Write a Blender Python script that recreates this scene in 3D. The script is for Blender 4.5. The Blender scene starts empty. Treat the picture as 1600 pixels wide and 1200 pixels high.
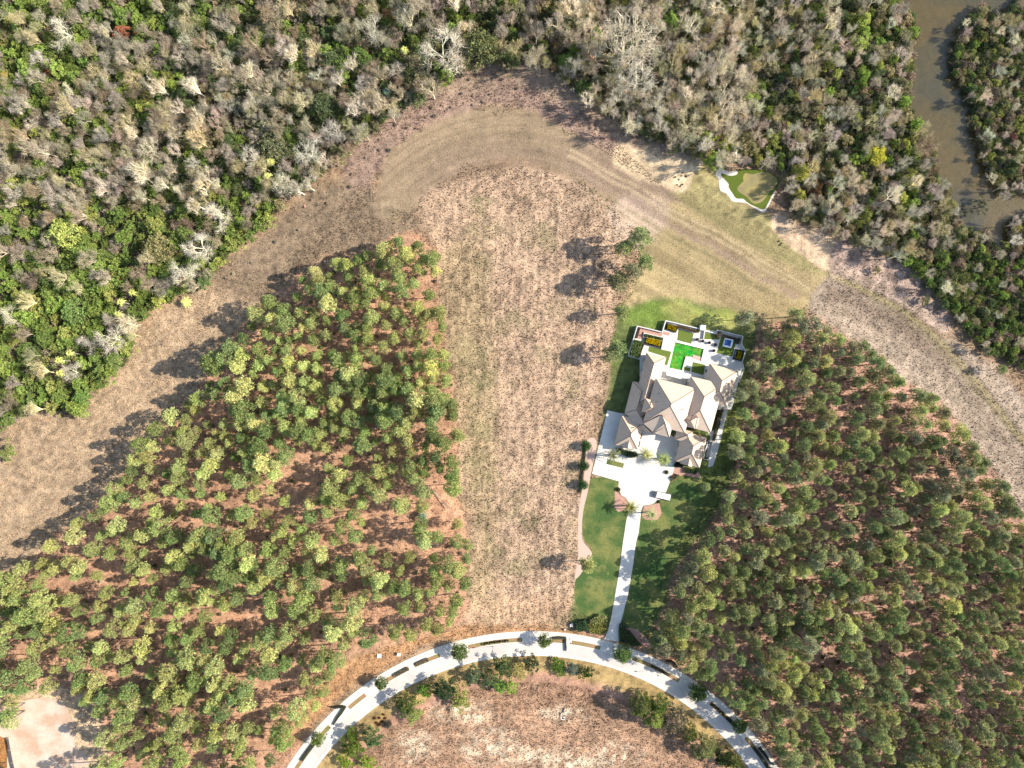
import bpy, bmesh, math, random
import numpy as np
from mathutils import Vector, Matrix, noise as mnoise
random.seed(7); rng = np.random.default_rng(7)
R = math.radians
SC = bpy.context.scene; COL = SC.collection

# ------------------------------------------------------------------ camera, light, exposure
H = 277.0; K = 0.25                      # drone height, metres per photo pixel on the ground
cam = bpy.data.cameras.new('camera'); cam_o = bpy.data.objects.new('camera', cam); COL.objects.link(cam_o)
cam_o.location = (0, 0, H); cam_o.rotation_euler = (0, 0, 0)
cam.sensor_width = 36; cam.lens = 18.0 / (200.0 / H); cam.clip_start = 1; cam.clip_end = 9000
SC.camera = cam_o
W = bpy.data.worlds.new('World'); SC.world = W; W.use_nodes = True
SUN_EL = 33.0
nt = W.node_tree; sky = nt.nodes.new('ShaderNodeTexSky'); sky.sky_type = 'NISHITA'; sky.sun_disc = False
sky.sun_elevation = R(SUN_EL); sky.sun_rotation = R(86)
bg = nt.nodes['Background']; nt.links.new(sky.outputs[0], bg.inputs[0]); bg.inputs[1].default_value = 0.12
sl = bpy.data.lights.new('sun', 'SUN'); sl.energy = 4.5; sl.angle = R(0.5); sl.color = (1, .93, .83)
so = bpy.data.objects.new('sun', sl); COL.objects.link(so)
sd = Vector((math.cos(R(SUN_EL)), .07 * math.cos(R(SUN_EL)), math.sin(R(SUN_EL)))).normalized()
so.rotation_euler = sd.to_track_quat('Z', 'Y').to_euler(); so.location = (120, 8, 90)
SC.view_settings.view_transform = 'Standard'; SC.view_settings.look = 'None'
SC.view_settings.exposure = 1.12; SC.view_settings.gamma = 1; SC.view_settings.use_curve_mapping = False

# ------------------------------------------------------------------ helpers
def P(px, py, h=0.0):
    k = K * (H - h) / H
    return ((px - 800) * k, (600 - py) * k)
def P3(px, py, h): x, y = P(px, py, h); return (x, y, h)
def lin(c):
    c = np.asarray(c, float) / 255.
    return np.where(c <= .04045, c / 12.92, ((c + .055) / 1.055) ** 2.4)
def S(r, g, b, k=1.5):
    return tuple(float(v) for v in lin((r, g, b)) / k)
def tag(o, label=None, cat=None, group=None, kind=None):
    if label: o['label'] = label
    if cat: o['category'] = cat
    if group: o['group'] = group
    if kind: o['kind'] = kind
    return o
def empty(name, loc=(0, 0, 0), rz=0, **k):
    o = bpy.data.objects.new(name, None); COL.objects.link(o); o.location = loc; o.rotation_euler = (0, 0, rz)
    o.empty_display_size = .5
    return tag(o, **k)
def mesh_obj(name, me, parent=None, **k):
    o = bpy.data.objects.new(name, me); COL.objects.link(o)
    if parent: o.parent = parent
    return tag(o, **k)
def mk_mesh(name, V, F, m=None, colors=None):
    """V (n,3), F list of tuples or (m,3)/(m,4) array"""
    me = bpy.data.meshes.new(name)
    V = np.asarray(V, np.float32)
    if isinstance(F, np.ndarray):
        n, s = F.shape
        me.vertices.add(len(V)); me.vertices.foreach_set('co', V.ravel())
        me.loops.add(n * s); me.loops.foreach_set('vertex_index', F.astype(np.int32).ravel())
        me.polygons.add(n); me.polygons.foreach_set('loop_start', np.arange(0, n * s, s, dtype=np.int32))
        me.update(calc_edges=True)
    else:
        me.from_pydata([tuple(map(float, v)) for v in V], [], [tuple(map(int, f)) for f in F]); me.update()
    if colors is not None:
        a = me.color_attributes.new('tone', 'FLOAT_COLOR', 'POINT')
        c = np.ones((len(V), 4), np.float32); c[:, :3] = colors; a.data.foreach_set('color', c.ravel())
    if m: me.materials.append(m)
    return me
class MB:
    def __init__(s): s.v = []; s.f = []
    def add(s, V, F):
        b = len(s.v); s.v += [tuple(v) for v in V]; s.f += [tuple(i + b for i in f) for f in F]
    def prism(s, pts, z0, z1, top=None):
        n = len(pts); top = top or pts
        s.add([(x, y, z0) for x, y in pts] + [(x, y, z1) for x, y in top],
              [tuple(range(n, 2 * n)), tuple(reversed(range(n)))] + [(i, (i + 1) % n, n + (i + 1) % n, n + i) for i in range(n)])
    def bar(s, a, b, w, h=None, taper=1.0):
        h = h or w; a = Vector(a); b = Vector(b); d = (b - a).normalized()
        up = Vector((0, 0, 1)) if abs(d.z) < .95 else Vector((1, 0, 0))
        x = d.cross(up).normalized(); y = x.cross(d).normalized(); V = []
        for p, t in ((a, 1), (b, taper)):
            for sx, sy in ((-1, -1), (1, -1), (1, 1), (-1, 1)): V.append(p + x * sx * w / 2 * t + y * sy * h / 2 * t)
        s.add(V, [(0, 1, 2, 3), (7, 6, 5, 4), (0, 4, 5, 1), (1, 5, 6, 2), (2, 6, 7, 3), (3, 7, 4, 0)])
    def cyl(s, x, y, z0, z1, r, n=10, r2=None):
        r2 = r if r2 is None else r2
        a = [2 * math.pi * i / n for i in range(n)]
        s.prism([(x + r * math.cos(t), y + r * math.sin(t)) for t in a], z0, z1, [(x + r2 * math.cos(t), y + r2 * math.sin(t)) for t in a])
    def build(s, name, m, parent=None, fix=True, **k):
        me = mk_mesh(name, s.v, s.f, m)
        if fix:
            bm = bmesh.new(); bm.from_mesh(me); bmesh.ops.recalc_face_normals(bm, faces=bm.faces); bm.to_mesh(me); bm.free()
        return mesh_obj(name, me, parent, **k)
def vn(x, y, s, seed=0):
    """smooth value noise in 0..1"""
    r = np.random.default_rng(seed); g = r.random((257, 257))
    x = x / s + 1000; y = y / s + 1000; xi = np.floor(x).astype(int); yi = np.floor(y).astype(int)
    fx = x - xi; fy = y - yi; fx = fx * fx * (3 - 2 * fx); fy = fy * fy * (3 - 2 * fy)
    a = g[xi % 257, yi % 257]; b = g[(xi + 1) % 257, yi % 257]; c = g[xi % 257, (yi + 1) % 257]; d = g[(xi + 1) % 257, (yi + 1) % 257]
    return (a * (1 - fx) + b * fx) * (1 - fy) + (c * (1 - fx) + d * fx) * fy
def fbm(x, y, s, seed=0, o=4):
    t = 0; w = 1; tw = 0
    for i in range(o): t = t + w * vn(x, y, s / 2 ** i, seed + i * 17); tw += w; w *= .55
    return t / tw
def inside(X, Y, poly):
    m = np.zeros(X.shape, bool); n = len(poly)
    for i in range(n):
        x1, y1 = poly[i]; x2, y2 = poly[(i + 1) % n]
        if y1 == y2: continue
        c = ((y1 > Y) != (y2 > Y)) & (X < (x2 - x1) * (Y - y1) / (y2 - y1) + x1); m ^= c
    return m
def smooth(pts, n=5, closed=True):
    out = []; N = len(pts)
    for i in range(N if closed else N - 1):
        g = lambda j: pts[j % N] if closed else pts[max(0, min(N - 1, j))]
        p0, p1, p2, p3 = g(i - 1), g(i), g(i + 1), g(i + 2)
        for k in range(n):
            t = k / n
            out.append(tuple(.5 * (2 * p1[a] + (p2[a] - p0[a]) * t + (2 * p0[a] - 5 * p1[a] + 4 * p2[a] - p3[a]) * t * t + (3 * p1[a] - p0[a] - 3 * p2[a] + p3[a]) * t ** 3) for a in (0, 1)))
    if not closed: out.append(pts[-1])
    return out
def WP(pts, h=0): return [P(x, y, h) for x, y in pts]

# ------------------------------------------------------------------ materials
def mat(name, col, rough=.85, var=.25, scale=1.5, bump=0.0, col2=None, scale2=None, spec=.3, attr=None, detail=6, metal=0):
    m = bpy.data.materials.new(name); m.use_nodes = True; t = m.node_tree; N = t.nodes; L = t.links; b = N['Principled BSDF']
    b.inputs['Roughness'].default_value = rough; b.inputs['Specular IOR Level'].default_value = spec; b.inputs['Metallic'].default_value = metal
    g = N.new('ShaderNodeNewGeometry')
    no = N.new('ShaderNodeTexNoise'); no.inputs['Scale'].default_value = scale; no.inputs['Detail'].default_value = detail; no.inputs['Roughness'].default_value = .65
    L.new(g.outputs['Position'], no.inputs['Vector'])
    mr = N.new('ShaderNodeMapRange'); mr.inputs[1].default_value = .3; mr.inputs[2].default_value = .7; mr.inputs[3].default_value = 1 - var; mr.inputs[4].default_value = 1 + var
    L.new(no.outputs[0], mr.inputs[0])
    if attr: a = N.new('ShaderNodeVertexColor'); a.layer_name = attr; src = a.outputs[0]
    else:
        c = N.new('ShaderNodeRGB'); c.outputs[0].default_value = (*col, 1); src = c.outputs[0]
    if col2:
        n2 = N.new('ShaderNodeTexNoise'); n2.inputs['Scale'].default_value = scale2 or scale * .3; n2.inputs['Detail'].default_value = 4
        L.new(g.outputs['Position'], n2.inputs['Vector'])
        r2 = N.new('ShaderNodeMapRange'); r2.inputs[1].default_value = .42; r2.inputs[2].default_value = .6
        L.new(n2.outputs[0], r2.inputs[0])
        mx = N.new('ShaderNodeMixRGB'); L.new(r2.outputs[0], mx.inputs[0]); L.new(src, mx.inputs[1]); mx.inputs[2].default_value = (*col2, 1); src = mx.outputs[0]
    v = N.new('ShaderNodeVectorMath'); v.operation = 'SCALE'; L.new(src, v.inputs[0]); L.new(mr.outputs[0], v.inputs['Scale'])
    L.new(v.outputs[0], b.inputs['Base Color'])
    if bump:
        bp = N.new('ShaderNodeBump'); bp.inputs['Strength'].default_value = 1; bp.inputs['Distance'].default_value = bump
        L.new(no.outputs[0], bp.inputs['Height']); L.new(bp.outputs[0], b.inputs['Normal'])
    return m
def leaf_mat(name, trans=.25, var=.3, inst=False):
    """leaf colour comes from the tree object's own colour; shade differs a little tuft to tuft and tree to tree"""
    m = bpy.data.materials.new(name); m.use_nodes = True; t = m.node_tree; N = t.nodes; L = t.links
    for n in list(N): N.remove(n)
    out = N.new('ShaderNodeOutputMaterial'); oi = N.new('ShaderNodeObjectInfo'); at = N.new('ShaderNodeVertexColor'); at.layer_name = 'tone'
    mul = N.new('ShaderNodeMixRGB'); mul.blend_type = 'MULTIPLY'; mul.inputs[0].default_value = 1
    if inst: tn_ = N.new('ShaderNodeAttribute'); tn_.attribute_type = 'INSTANCER'; tn_.attribute_name = 'tint'; L.new(tn_.outputs['Color'], mul.inputs[1])
    else: L.new(oi.outputs['Color'], mul.inputs[1])
    L.new(at.outputs[0], mul.inputs[2])
    mr = N.new('ShaderNodeMapRange'); mr.inputs[3].default_value = 1 - var; mr.inputs[4].default_value = 1 + var; L.new(oi.outputs['Random'], mr.inputs[0])
    v = N.new('ShaderNodeVectorMath'); v.operation = 'SCALE'; L.new(mul.outputs[0], v.inputs[0]); L.new(mr.outputs[0], v.inputs['Scale'])
    d = N.new('ShaderNodeBsdfDiffuse'); tr = N.new('ShaderNodeBsdfTranslucent'); mx = N.new('ShaderNodeMixShader'); mx.inputs[0].default_value = trans
    L.new(v.outputs[0], d.inputs[0]); L.new(v.outputs[0], tr.inputs[0]); L.new(d.outputs[0], mx.inputs[1]); L.new(tr.outputs[0], mx.inputs[2])
    L.new(mx.outputs[0], out.inputs[0])
    return m
M = {}
M['needle'] = leaf_mat('pine_needles', .25, .22); M['leaf'] = leaf_mat('leaves', .25, .25); M['twig'] = leaf_mat('twigs', .3, .2)
MI = {k: leaf_mat(M[k].name + '_mass', *a, inst=True) for k, a in (('needle', (.25, .22)), ('leaf', (.25, .25)), ('twig', (.3, .2)))}; MI = {M[k].name: v for k, v in MI.items()}
M['pine_bark'] = mat('pine_bark', (.13, .085, .06), .95, .35, 4)
M['grey_bark'] = mat('grey_bark', (.36, .33, .30), .95, .25, 3)
M['palm_bark'] = mat('palm_bark', (.30, .26, .21), .95, .3, 5)
M['brown_bark'] = mat('brown_bark', (.16, .12, .09), .95, .3, 4)
M['ground'] = mat('earth_and_dry_grass', (0, 0, 0), .95, .28, 1.6, .22, attr='tone', detail=8)
M['grass'] = mat('dry_grass_blades', (0, 0, 0), .9, .1, 2, attr='tone', detail=2)
M['concrete'] = mat('pale_concrete', S(246, 236, 220), .8, .05, .5, detail=8)
M['road'] = mat('road_concrete', S(238, 228, 215), .8, .08, .35, detail=8, col2=S(222, 211, 200), scale2=.08)
M['kerb'] = mat('kerb_concrete', S(250, 241, 226), .8, .05, .8)
M['paving'] = mat('white_paving', S(252, 246, 232), .7, .06, .4, detail=8, col2=S(244, 234, 218), scale2=.12)
M['pave_joint'] = mat('white_paving_slab', S(250, 247, 242), .7, .05, 1.2)
M['lawn'] = mat('lawn_grass', S(80, 106, 52), .95, .3, 1.6, .12, col2=S(132, 134, 74), scale2=.13)
M['turf'] = mat('artificial_turf', S(112, 128, 52), .95, .1, 3)
M['turf_dark'] = mat('fringe_turf', S(96, 112, 36), .95, .12, .8, .05)
M['green'] = mat('putting_green', S(172, 158, 98), .9, .08, .5, col2=S(150, 138, 98), scale2=.12)
M['sand'] = mat('bunker_sand', S(240, 230, 212), .95, .04, 2, .05)
M['mulch'] = mat('pink_mulch', S(206, 160, 140), .95, .22, 3, .08)
M['path'] = mat('sandy_path', S(225, 192, 172), .95, .12, 2, .04)
M['gravel'] = mat('gravel_lot', S(234, 212, 190), .95, .1, .8, .03, col2=S(214, 180, 152), scale2=.12)
M['roof'] = mat('roof_tiles', S(246, 218, 190), .75, .1, 1.2)
M['ridge'] = mat('ridge_tiles', S(120, 100, 92), .85, .15, 3)
M['wall'] = mat('white_render', S(240, 236, 228), .8, .05, 1)
M['glass'] = mat('window_glass', (.03, .04, .05), .08, .1, 1, spec=.6)
M['frame'] = mat('window_frame', (.08, .07, .06), .5, .1, 2)
M['door'] = mat('garage_door', (.22, .17, .13), .6, .15, 3)
M['dark'] = mat('dark_metal', (.05, .05, .055), .5, .15, 3)
M['white'] = mat('white_paint', (.8, .8, .79), .5, .05, 2)
M['wood'] = mat('timber', (.33, .25, .18), .8, .2, 4)
M['rock'] = mat('pale_rock', (.5, .47, .43), .9, .15, 3, .05)
def tile_roof():
    m = M['roof']; t = m.node_tree; N = t.nodes; L = t.links; b = N['Principled BSDF']
    g = N.new('ShaderNodeNewGeometry'); s = N.new('ShaderNodeSeparateXYZ'); L.new(g.outputs['Position'], s.inputs[0])
    w = N.new('ShaderNodeMath'); w.operation = 'MULTIPLY'; w.inputs[1].default_value = 1 / .19; L.new(s.outputs[2], w.inputs[0])
    f = N.new('ShaderNodeMath'); f.operation = 'FRACT'; L.new(w.outputs[0], f.inputs[0])
    bp = N.new('ShaderNodeBump'); bp.inputs['Distance'].default_value = .06; L.new(f.outputs[0], bp.inputs['Height']); L.new(bp.outputs[0], b.inputs['Normal'])
tile_roof()
def water(name, col, rough, var, scale, bumpd, col2=None, s2=None):
    m = mat(name, col, rough, var, scale, 0, col2, s2, spec=.5); t = m.node_tree; N = t.nodes; L = t.links; b = N['Principled BSDF']
    g = N.new('ShaderNodeNewGeometry'); n = N.new('ShaderNodeTexNoise'); n.inputs['Scale'].default_value = 1.3; n.inputs['Detail'].default_value = 5
    mp = N.new('ShaderNodeMapping'); mp.inputs['Scale'].default_value = (.5, 1.6, 1); mp.inputs['Rotation'].default_value = (0, 0, .5)
    L.new(g.outputs['Position'], mp.inputs[0]); L.new(mp.outputs[0], n.inputs['Vector'])
    bp = N.new('ShaderNodeBump'); bp.inputs['Distance'].default_value = bumpd; L.new(n.outputs[0], bp.inputs['Height']); L.new(bp.outputs[0], b.inputs['Normal'])
    return m
M['river'] = water('river_water', S(100, 86, 50), .2, .16, .5, .09, S(80, 78, 58), .04)
M['pool'] = water('pool_water_green', S(46, 176, 42), .12, .55, .9, .03, S(104, 158, 44), .35)
M['spa'] = water('spa_water_blue', S(95, 165, 215), .1, .2, 1.5, .02, S(40, 90, 170), .4)

# ------------------------------------------------------------------ zones of the ground (photo pixels)
NWOOD = [(-120, 690), (0, 668), (60, 640), (128, 642), (152, 600), (196, 566), (206, 520), (232, 478), (312, 448), (352, 400), (420, 340), (490, 282), (566, 215),
         (640, 158), (700, 118), (790, 96), (850, 100), (900, 145), (960, 185), (1000, 212), (1060, 236), (1100, 246), (1130, 252), (1175, 254), (1222, 264),
         (1234, 315), (1266, 348), (1330, 372), (1400, 402), (1445, 432), (1482, 482), (1542, 545), (1600, 575), (1720, 640), (1720, -150), (-120, -150)]
RIVER = smooth([(1395, -150), (1405, -40), (1414, 0), (1432, 40), (1426, 110), (1424, 170), (1444, 195), (1468, 228), (1466, 265), (1490, 312), (1502, 346), (1540, 366), (1570, 388), (1580, 352), (1604, 330), (1720, 325), (1720, 300), (1640, 298), (1594, 304), (1568, 308), (1556, 288), (1541, 260), (1527, 222), (1523, 180), (1518, 152), (1496, 125), (1494, 62), (1508, 35), (1528, 12), (1560, 12), (1600, -10), (1610, -70), (1600, -150)], 4)
WPINE = [(640, 362), (684, 396), (686, 480), (708, 590), (716, 680), (712, 760), (730, 830), (733, 945), (700, 985), (600, 1012), (530, 1040), (500, 1100), (380, 1240),
         (-120, 1240), (-120, 930), (0, 905), (60, 860), (130, 800), (180, 758), (225, 680), (300, 612), (355, 535), (415, 470), (500, 408), (560, 398)]
EPINE = [(1238, 497), (1290, 505), (1335, 540), (1400, 586), (1480, 640), (1545, 725), (1600, 805), (1760, 900), (1760, 1260), (1250, 1260), (1205, 1150), (1120, 1072), (1065, 1035), (1012, 998),
         (1050, 945), (1078, 885), (1112, 835), (1142, 775), (1150, 715), (1152, 640), (1172, 580), (1200, 520)]
LOT = smooth([(20, 1260), (12, 1165), (0, 1150), (-40, 1120), (0, 1108), (60, 1090), (98, 1098), (116, 1130), (118, 1165), (138, 1190), (130, 1260)], 3)

fine_x = np.arange(-216, 216.01, .72); fine_y = np.arange(-166, 166.01, .72)
cx = np.array([-4000, -1500, -700, -400, -300, -250, -230]); cy = np.array([-4000, -1500, -700, -400, -260, -210, -185])
gx = np.concatenate([cx, fine_x, -cx[::-1]]); gy = np.concatenate([cy, fine_y, -cy[::-1]])
GX, GY = np.meshgrid(gx, gy, indexing='ij'); PX = GX / K + 800; PY = 600 - GY / K
wx = PX + 9 * (fbm(PX, PY, 22, 3) - .5) * 2; wy = PY + 9 * (fbm(PX, PY, 22, 9) - .5) * 2
C = np.zeros(GX.shape + (3,)); C[:] = S(150, 128, 100, 1.72)
def zone(poly, rgb, soft=2.0, k=1.0, warp=1.0):
    poly = smooth(poly, 3) if len(poly) > 4 else poly
    X = PX + (wx - PX) * warp; Y = PY + (wy - PY) * warp
    xs = [p[0] for p in poly]; ys = [p[1] for p in poly]; mg = soft + 14
    sel = (X > min(xs) - mg) & (X < max(xs) + mg) & (Y > min(ys) - mg) & (Y < max(ys) + mg)
    if not sel.any(): return
    x = X[sel]; y = Y[sel]; a = np.zeros(x.shape)
    for j in range(7):
        t = j * 2.399; r = soft * math.sqrt(j / 6); a += inside(x + r * math.cos(t), y + r * math.sin(t), poly)
    a = (a / 7 * k)[:, None]; C[sel] = C[sel] * (1 - a) + np.array(S(*rgb, 1.72)) * a
def blob(cx_, cy_, r, rgb, k=.8, ry=None):
    ry = ry or r; d = np.sqrt(((wx - cx_) / r) ** 2 + ((wy - cy_) / ry) ** 2); a = np.clip(1.25 - d, 0, 1) * k * np.clip(fbm(PX, PY, 7, int(cx_)) * 4.5 - 1.6, 0, 1)
    a = a[..., None]; C[:] = C * (1 - a) + np.array(S(*rgb, 1.72)) * a
# meadows
zone([(-120, 1300), (-120, 560), (300, 300), (700, 60), (900, 60), (1300, 250), (1760, 600), (1760, 1300)], (184, 154, 122), 6)
zone([(-120, 960), (-120, 700), (60, 640), (160, 600), (240, 500), (330, 440), (420, 480), (300, 620), (180, 770), (60, 870)], (202, 174, 140), 12, .9)
zone([(330, 430), (430, 350), (520, 280), (640, 330), (640, 380), (480, 410), (400, 470)], (160, 138, 112), 12)
zone([(540, 240), (640, 165), (720, 115), (800, 100), (900, 150), (980, 205), (980, 260), (820, 170), (720, 178), (640, 215), (560, 300)], (178, 150, 130), 8)
zone([(590, 320), (600, 265), (612, 235), (680, 190), (760, 168), (830, 175), (900, 210), (1000, 268), (1080, 325), (1000, 330), (940, 300), (880, 268), (800, 245), (720, 268), (660, 310), (620, 350)], (170, 148, 118), 4, .9, .4)
zone([(640, 290), (700, 240), (770, 222), (850, 232), (900, 262), (800, 262), (720, 285)], (154, 130, 110), 16, .45, .5)
zone([(900, 215), (1000, 268), (1100, 330), (1180, 385), (1100, 370), (1000, 320), (900, 262)], (176, 150, 126), 7, .6)
zone([(650, 310), (720, 285), (830, 262), (920, 290), (965, 340), (975, 400), (960, 500), (930, 640), (905, 700), (910, 860), (890, 985), (735, 985), (732, 860), (712, 690), (700, 560), (680, 400)], (214, 182, 150), 7, .95)
zone([(690, 400), (760, 395), (775, 700), (770, 900), (740, 960), (736, 800), (705, 560)], (184, 164, 118), 16, .5)
zone([(900, 470), (960, 380), (985, 430), (960, 470), (935, 600), (910, 700), (885, 700), (905, 600)], (226, 190, 158), 10, .5)
zone([(730, 940), (900, 930), (885, 990), (735, 1000)], (226, 188, 150), 8, .8)
zone([(1000, 345), (1045, 318), (1080, 320), (1180, 385), (1292, 428), (1255, 490), (1120, 520), (1000, 500), (975, 470), (1010, 400)], (190, 168, 122), 4, .95, .5)
zone([(1075, 250), (1125, 265), (1122, 290), (1190, 335), (1205, 330), (1212, 350), (1300, 425), (1292, 432), (1180, 388), (1050, 300)], (172, 160, 108), 4, .9, .5)
zone([(962, 262), (972, 222), (1040, 232), (1100, 252), (1082, 272), (1062, 300)], (238, 210, 170), 3, .95, .5)
zone([(955, 318), (1000, 305), (1048, 328), (1000, 392), (955, 372)], (232, 204, 176), 8, .8)
zone([(1212, 332), (1250, 350), (1296, 365), (1312, 385), (1297, 425), (1255, 400), (1208, 362)], (234, 202, 166), 2, 1, .4)
zone([(1312, 372), (1390, 385), (1440, 420), (1484, 478), (1480, 520), (1440, 500), (1380, 470), (1300, 432)], (190, 164, 146), 3, 1, .5)
zone([(1300, 430), (1262, 478), (1290, 505), (1400, 585), (1480, 640), (1545, 725), (1600, 805), (1760, 900), (1760, 700), (1620, 640), (1540, 560), (1460, 520), (1380, 468)], (200, 178, 154), 5)
zone([(1303, 428), (1380, 462), (1440, 500), (1500, 560), (1600, 680), (1600, 700), (1490, 575), (1430, 520), (1370, 475)], (168, 152, 112), 3, .8, .4)
zone([(1275, 470), (1310, 445), (1400, 492), (1480, 560), (1460, 570), (1380, 515), (1320, 485)], (166, 144, 124), 8, .7)
# wood floors, needle litter
zone(NWOOD, (120, 106, 80), 6)
zone([(700, 118), (760, 92), (850, 100), (960, 185), (1100, 248), (1040, 245), (960, 215), (860, 150), (790, 125), (700, 150)], (178, 154, 130), 8, .9)
zone(WPINE, (212, 166, 132), 5); zone(EPINE, (212, 168, 142), 5)
C[inside(PX, PY, WPINE)] *= (.75 + .5 * fbm(PX, PY, 40, 77)[inside(PX, PY, WPINE)])[:, None]
zone([(520, 1050), (600, 1012), (700, 985), (740, 975), (900, 985), (900, 1010), (700, 1000), (600, 1045), (540, 1085), (470, 1150), (430, 1180), (450, 1130)], (212, 164, 118), 5, .95)
zone([(0, 1090), (70, 1075), (140, 1090), (170, 1170), (160, 1260), (-120, 1260), (-120, 1100)], (236, 205, 165), 5, .95)
zone([(-120, 1160), (8, 1150), (14, 1200), (16, 1260), (-120, 1260)], (196, 140, 84), 2)
for bx, by, br, by2 in ((600, 815, 50, 30), (470, 750, 35, 25), (385, 965, 40, 22), (590, 960, 60, 30), (330, 640, 40, 25), (440, 1080, 40, 30), (690, 800, 40, 60), (90, 1010, 60, 25)):
    blob(bx, by, br, (232, 178, 140), .9, by2)
# east of road / circle
zone([(1000, 1010), (1075, 1050), (1160, 1118), (1225, 1200), (1250, 1260), (1300, 1260), (1210, 1130), (1150, 1080), (1090, 1020), (1030, 995)], (226, 176, 138), 6, .9)
circ = lambda r, a0=0, a1=360, n=60: [(832 + r * math.cos(R(a0 + (a1 - a0) * i / n)), 1438 - r * math.sin(R(a0 + (a1 - a0) * i / n))) for i in range(n)]
zone(circ(416), (198, 168, 112), 3)
zone(circ(385), (212, 158, 138), 7, .8); zone(circ(372), (186, 150, 118), 10, .9); zone(circ(335), (200, 162, 130), 14, .9)
for bx, by, br, by2 in ((765, 1165, 45, 30), (830, 1185, 40, 22), (650, 1165, 35, 25), (900, 1190, 45, 25), (880, 1115, 40, 14), (720, 1110, 50, 20), (965, 1180, 40, 22)):
    blob(bx, by, br, (252, 232, 198), .95, by2)
for bx, by, br, by2 in ((880, 1082, 60, 14), (800, 1100, 70, 12)): blob(bx, by, br, (165, 128, 100), .5, by2)
# garden grass round the house
zone([(940, 740), (925, 745), (930, 700), (945, 640), (955, 560), (962, 505), (985, 478), (1060, 468), (1150, 488), (1180, 505), (1175, 560), (1160, 640), (1150, 715), (1130, 780), (1090, 840), (1050, 900), (1040, 945), (1010, 992), (960, 1000), (905, 975), (890, 990), (898, 930), (930, 860)], (108, 126, 62), 5, .9, .6)
zone([(975, 500), (990, 480), (1040, 472), (1050, 500), (1030, 510), (995, 508)], (118, 146, 52), 8, .6)
zone([(1075, 480), (1130, 485), (1145, 500), (1100, 508)], (140, 164, 60), 8, .6)
zone([(1060, 470), (1090, 482), (1180, 498), (1160, 520), (1050, 500), (1040, 480)], (206, 196, 116), 10, .5)
zone([(1125, 650), (1155, 650), (1150, 690), (1120, 730), (1100, 745)], (170, 168, 84), 6, .7)
zone([(1112, 700), (1135, 660), (1140, 700), (1110, 760), (1080, 790), (1060, 790)], (120, 136, 66), 6, .7)
zone([(1000, 990), (1035, 985), (1050, 1005), (1030, 1025), (1010, 1012)], (150, 150, 84), 5, .8)
# overall mottling
f1 = fbm(GX, GY, 26, 31); f2 = fbm(GX, GY, 6, 51); f3 = vn(GX, GY, 1.3, 71); f4 = fbm(GX, GY, 12, 91)
field = inside(PX, PY, [(650, 310), (720, 285), (830, 262), (920, 290), (965, 340), (960, 500), (905, 700), (900, 985), (735, 985), (700, 560)])
mown = inside(PX, PY, [(590, 300), (612, 235), (680, 190), (760, 168), (830, 175), (900, 210), (1000, 268), (1300, 425), (1255, 490), (1000, 500), (1000, 400), (900, 290), (830, 262), (700, 285), (640, 330)])
fm = np.where(mown, .35, 1.0)
C *= (1 + .35 * (f1 - .5) + .35 * (f2 - .5) + fm * (.7 * (f3 - .5) + .25 * (vn(GX, GY, 2.2, 171) - .5)) + np.where(field, .55, 0) * (vn(GX, GY / 9, .9, 172) - .5))[..., None]
# green tinge patches in the middle meadow
gm = np.clip(f4 * 3 - 1.65, 0, 1) * inside(PX, PY, [(650, 310), (965, 300), (960, 500), (905, 700), (900, 985), (735, 985), (700, 560)]) * .5
C = C * (1 - gm[..., None]) + np.array(S(150, 148, 98)) * gm[..., None]
for bx, by, br in ((832, 815, 18), (775, 855, 20), (745, 590, 30)): blob(bx, by, br, (105, 112, 66), .8)
# mowing lines: long strokes along the machine's path on the east lawn, arcs on the north dome
u = (PX - 1000) * .5 + (PY - 280) * -.866; u2 = (PX * .866 + PY * .5)
lawnE = inside(PX, PY, [(962, 225), (1060, 235), (1120, 262), (1125, 300), (1190, 335), (1300, 425), (1292, 432), (1255, 490), (1120, 520), (1000, 500), (975, 470), (1010, 400), (960, 330)])
st = vn(u * 1.0, u2 / 60, 2.6, 5) * .5 + vn(u, u2 / 40, 9, 6) * .5
C[lawnE] *= (1 + .75 * (st[lawnE] - .5))[:, None]
for off, wdt, rgb, kk in ((-2, 5, (196, 168, 148), .5), (-16, 4, (128, 122, 84), .6), (12, 3, (240, 214, 170), .6), (22, 2, (240, 214, 170), .6), (3, 9, (150, 124, 108), .45), (-27, 3, (150, 138, 96), .4)):
    a = np.exp(-((u + 35 - off - 6 * (vn(u2, u2, 40, 12) - .5)) / wdt) ** 2) * inside(PX, PY, [(900, 210), (960, 225), (1190, 335), (1300, 428), (1240, 470), (1000, 400), (880, 260)]) * kk * np.clip(vn(u, u2, 6, 15) * 2, 0, 1)
    C = C * (1 - a[..., None]) + np.array(S(*rgb, 1.72)) * a[..., None]
rr = np.sqrt((PX - 800) ** 2 + ((PY - 480)) ** 2); dome = inside(PX, PY, [(590, 300), (612, 235), (680, 190), (760, 168), (830, 175), (900, 210), (1000, 268), (1080, 320), (900, 285), (800, 268), (690, 290)])
C[dome] *= (1 + .35 * (vn(rr, rr * 0, 3, 8) - .5))[dome][:, None]
rc = np.sqrt((PX - 832) ** 2 + (PY - 1438) ** 2); inn = rc < 375; C[inn] *= (1 + .45 * (vn(rc, np.arctan2(PY - 1438, PX - 832) * 60, 3, 8) - .5))[inn][:, None]
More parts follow.
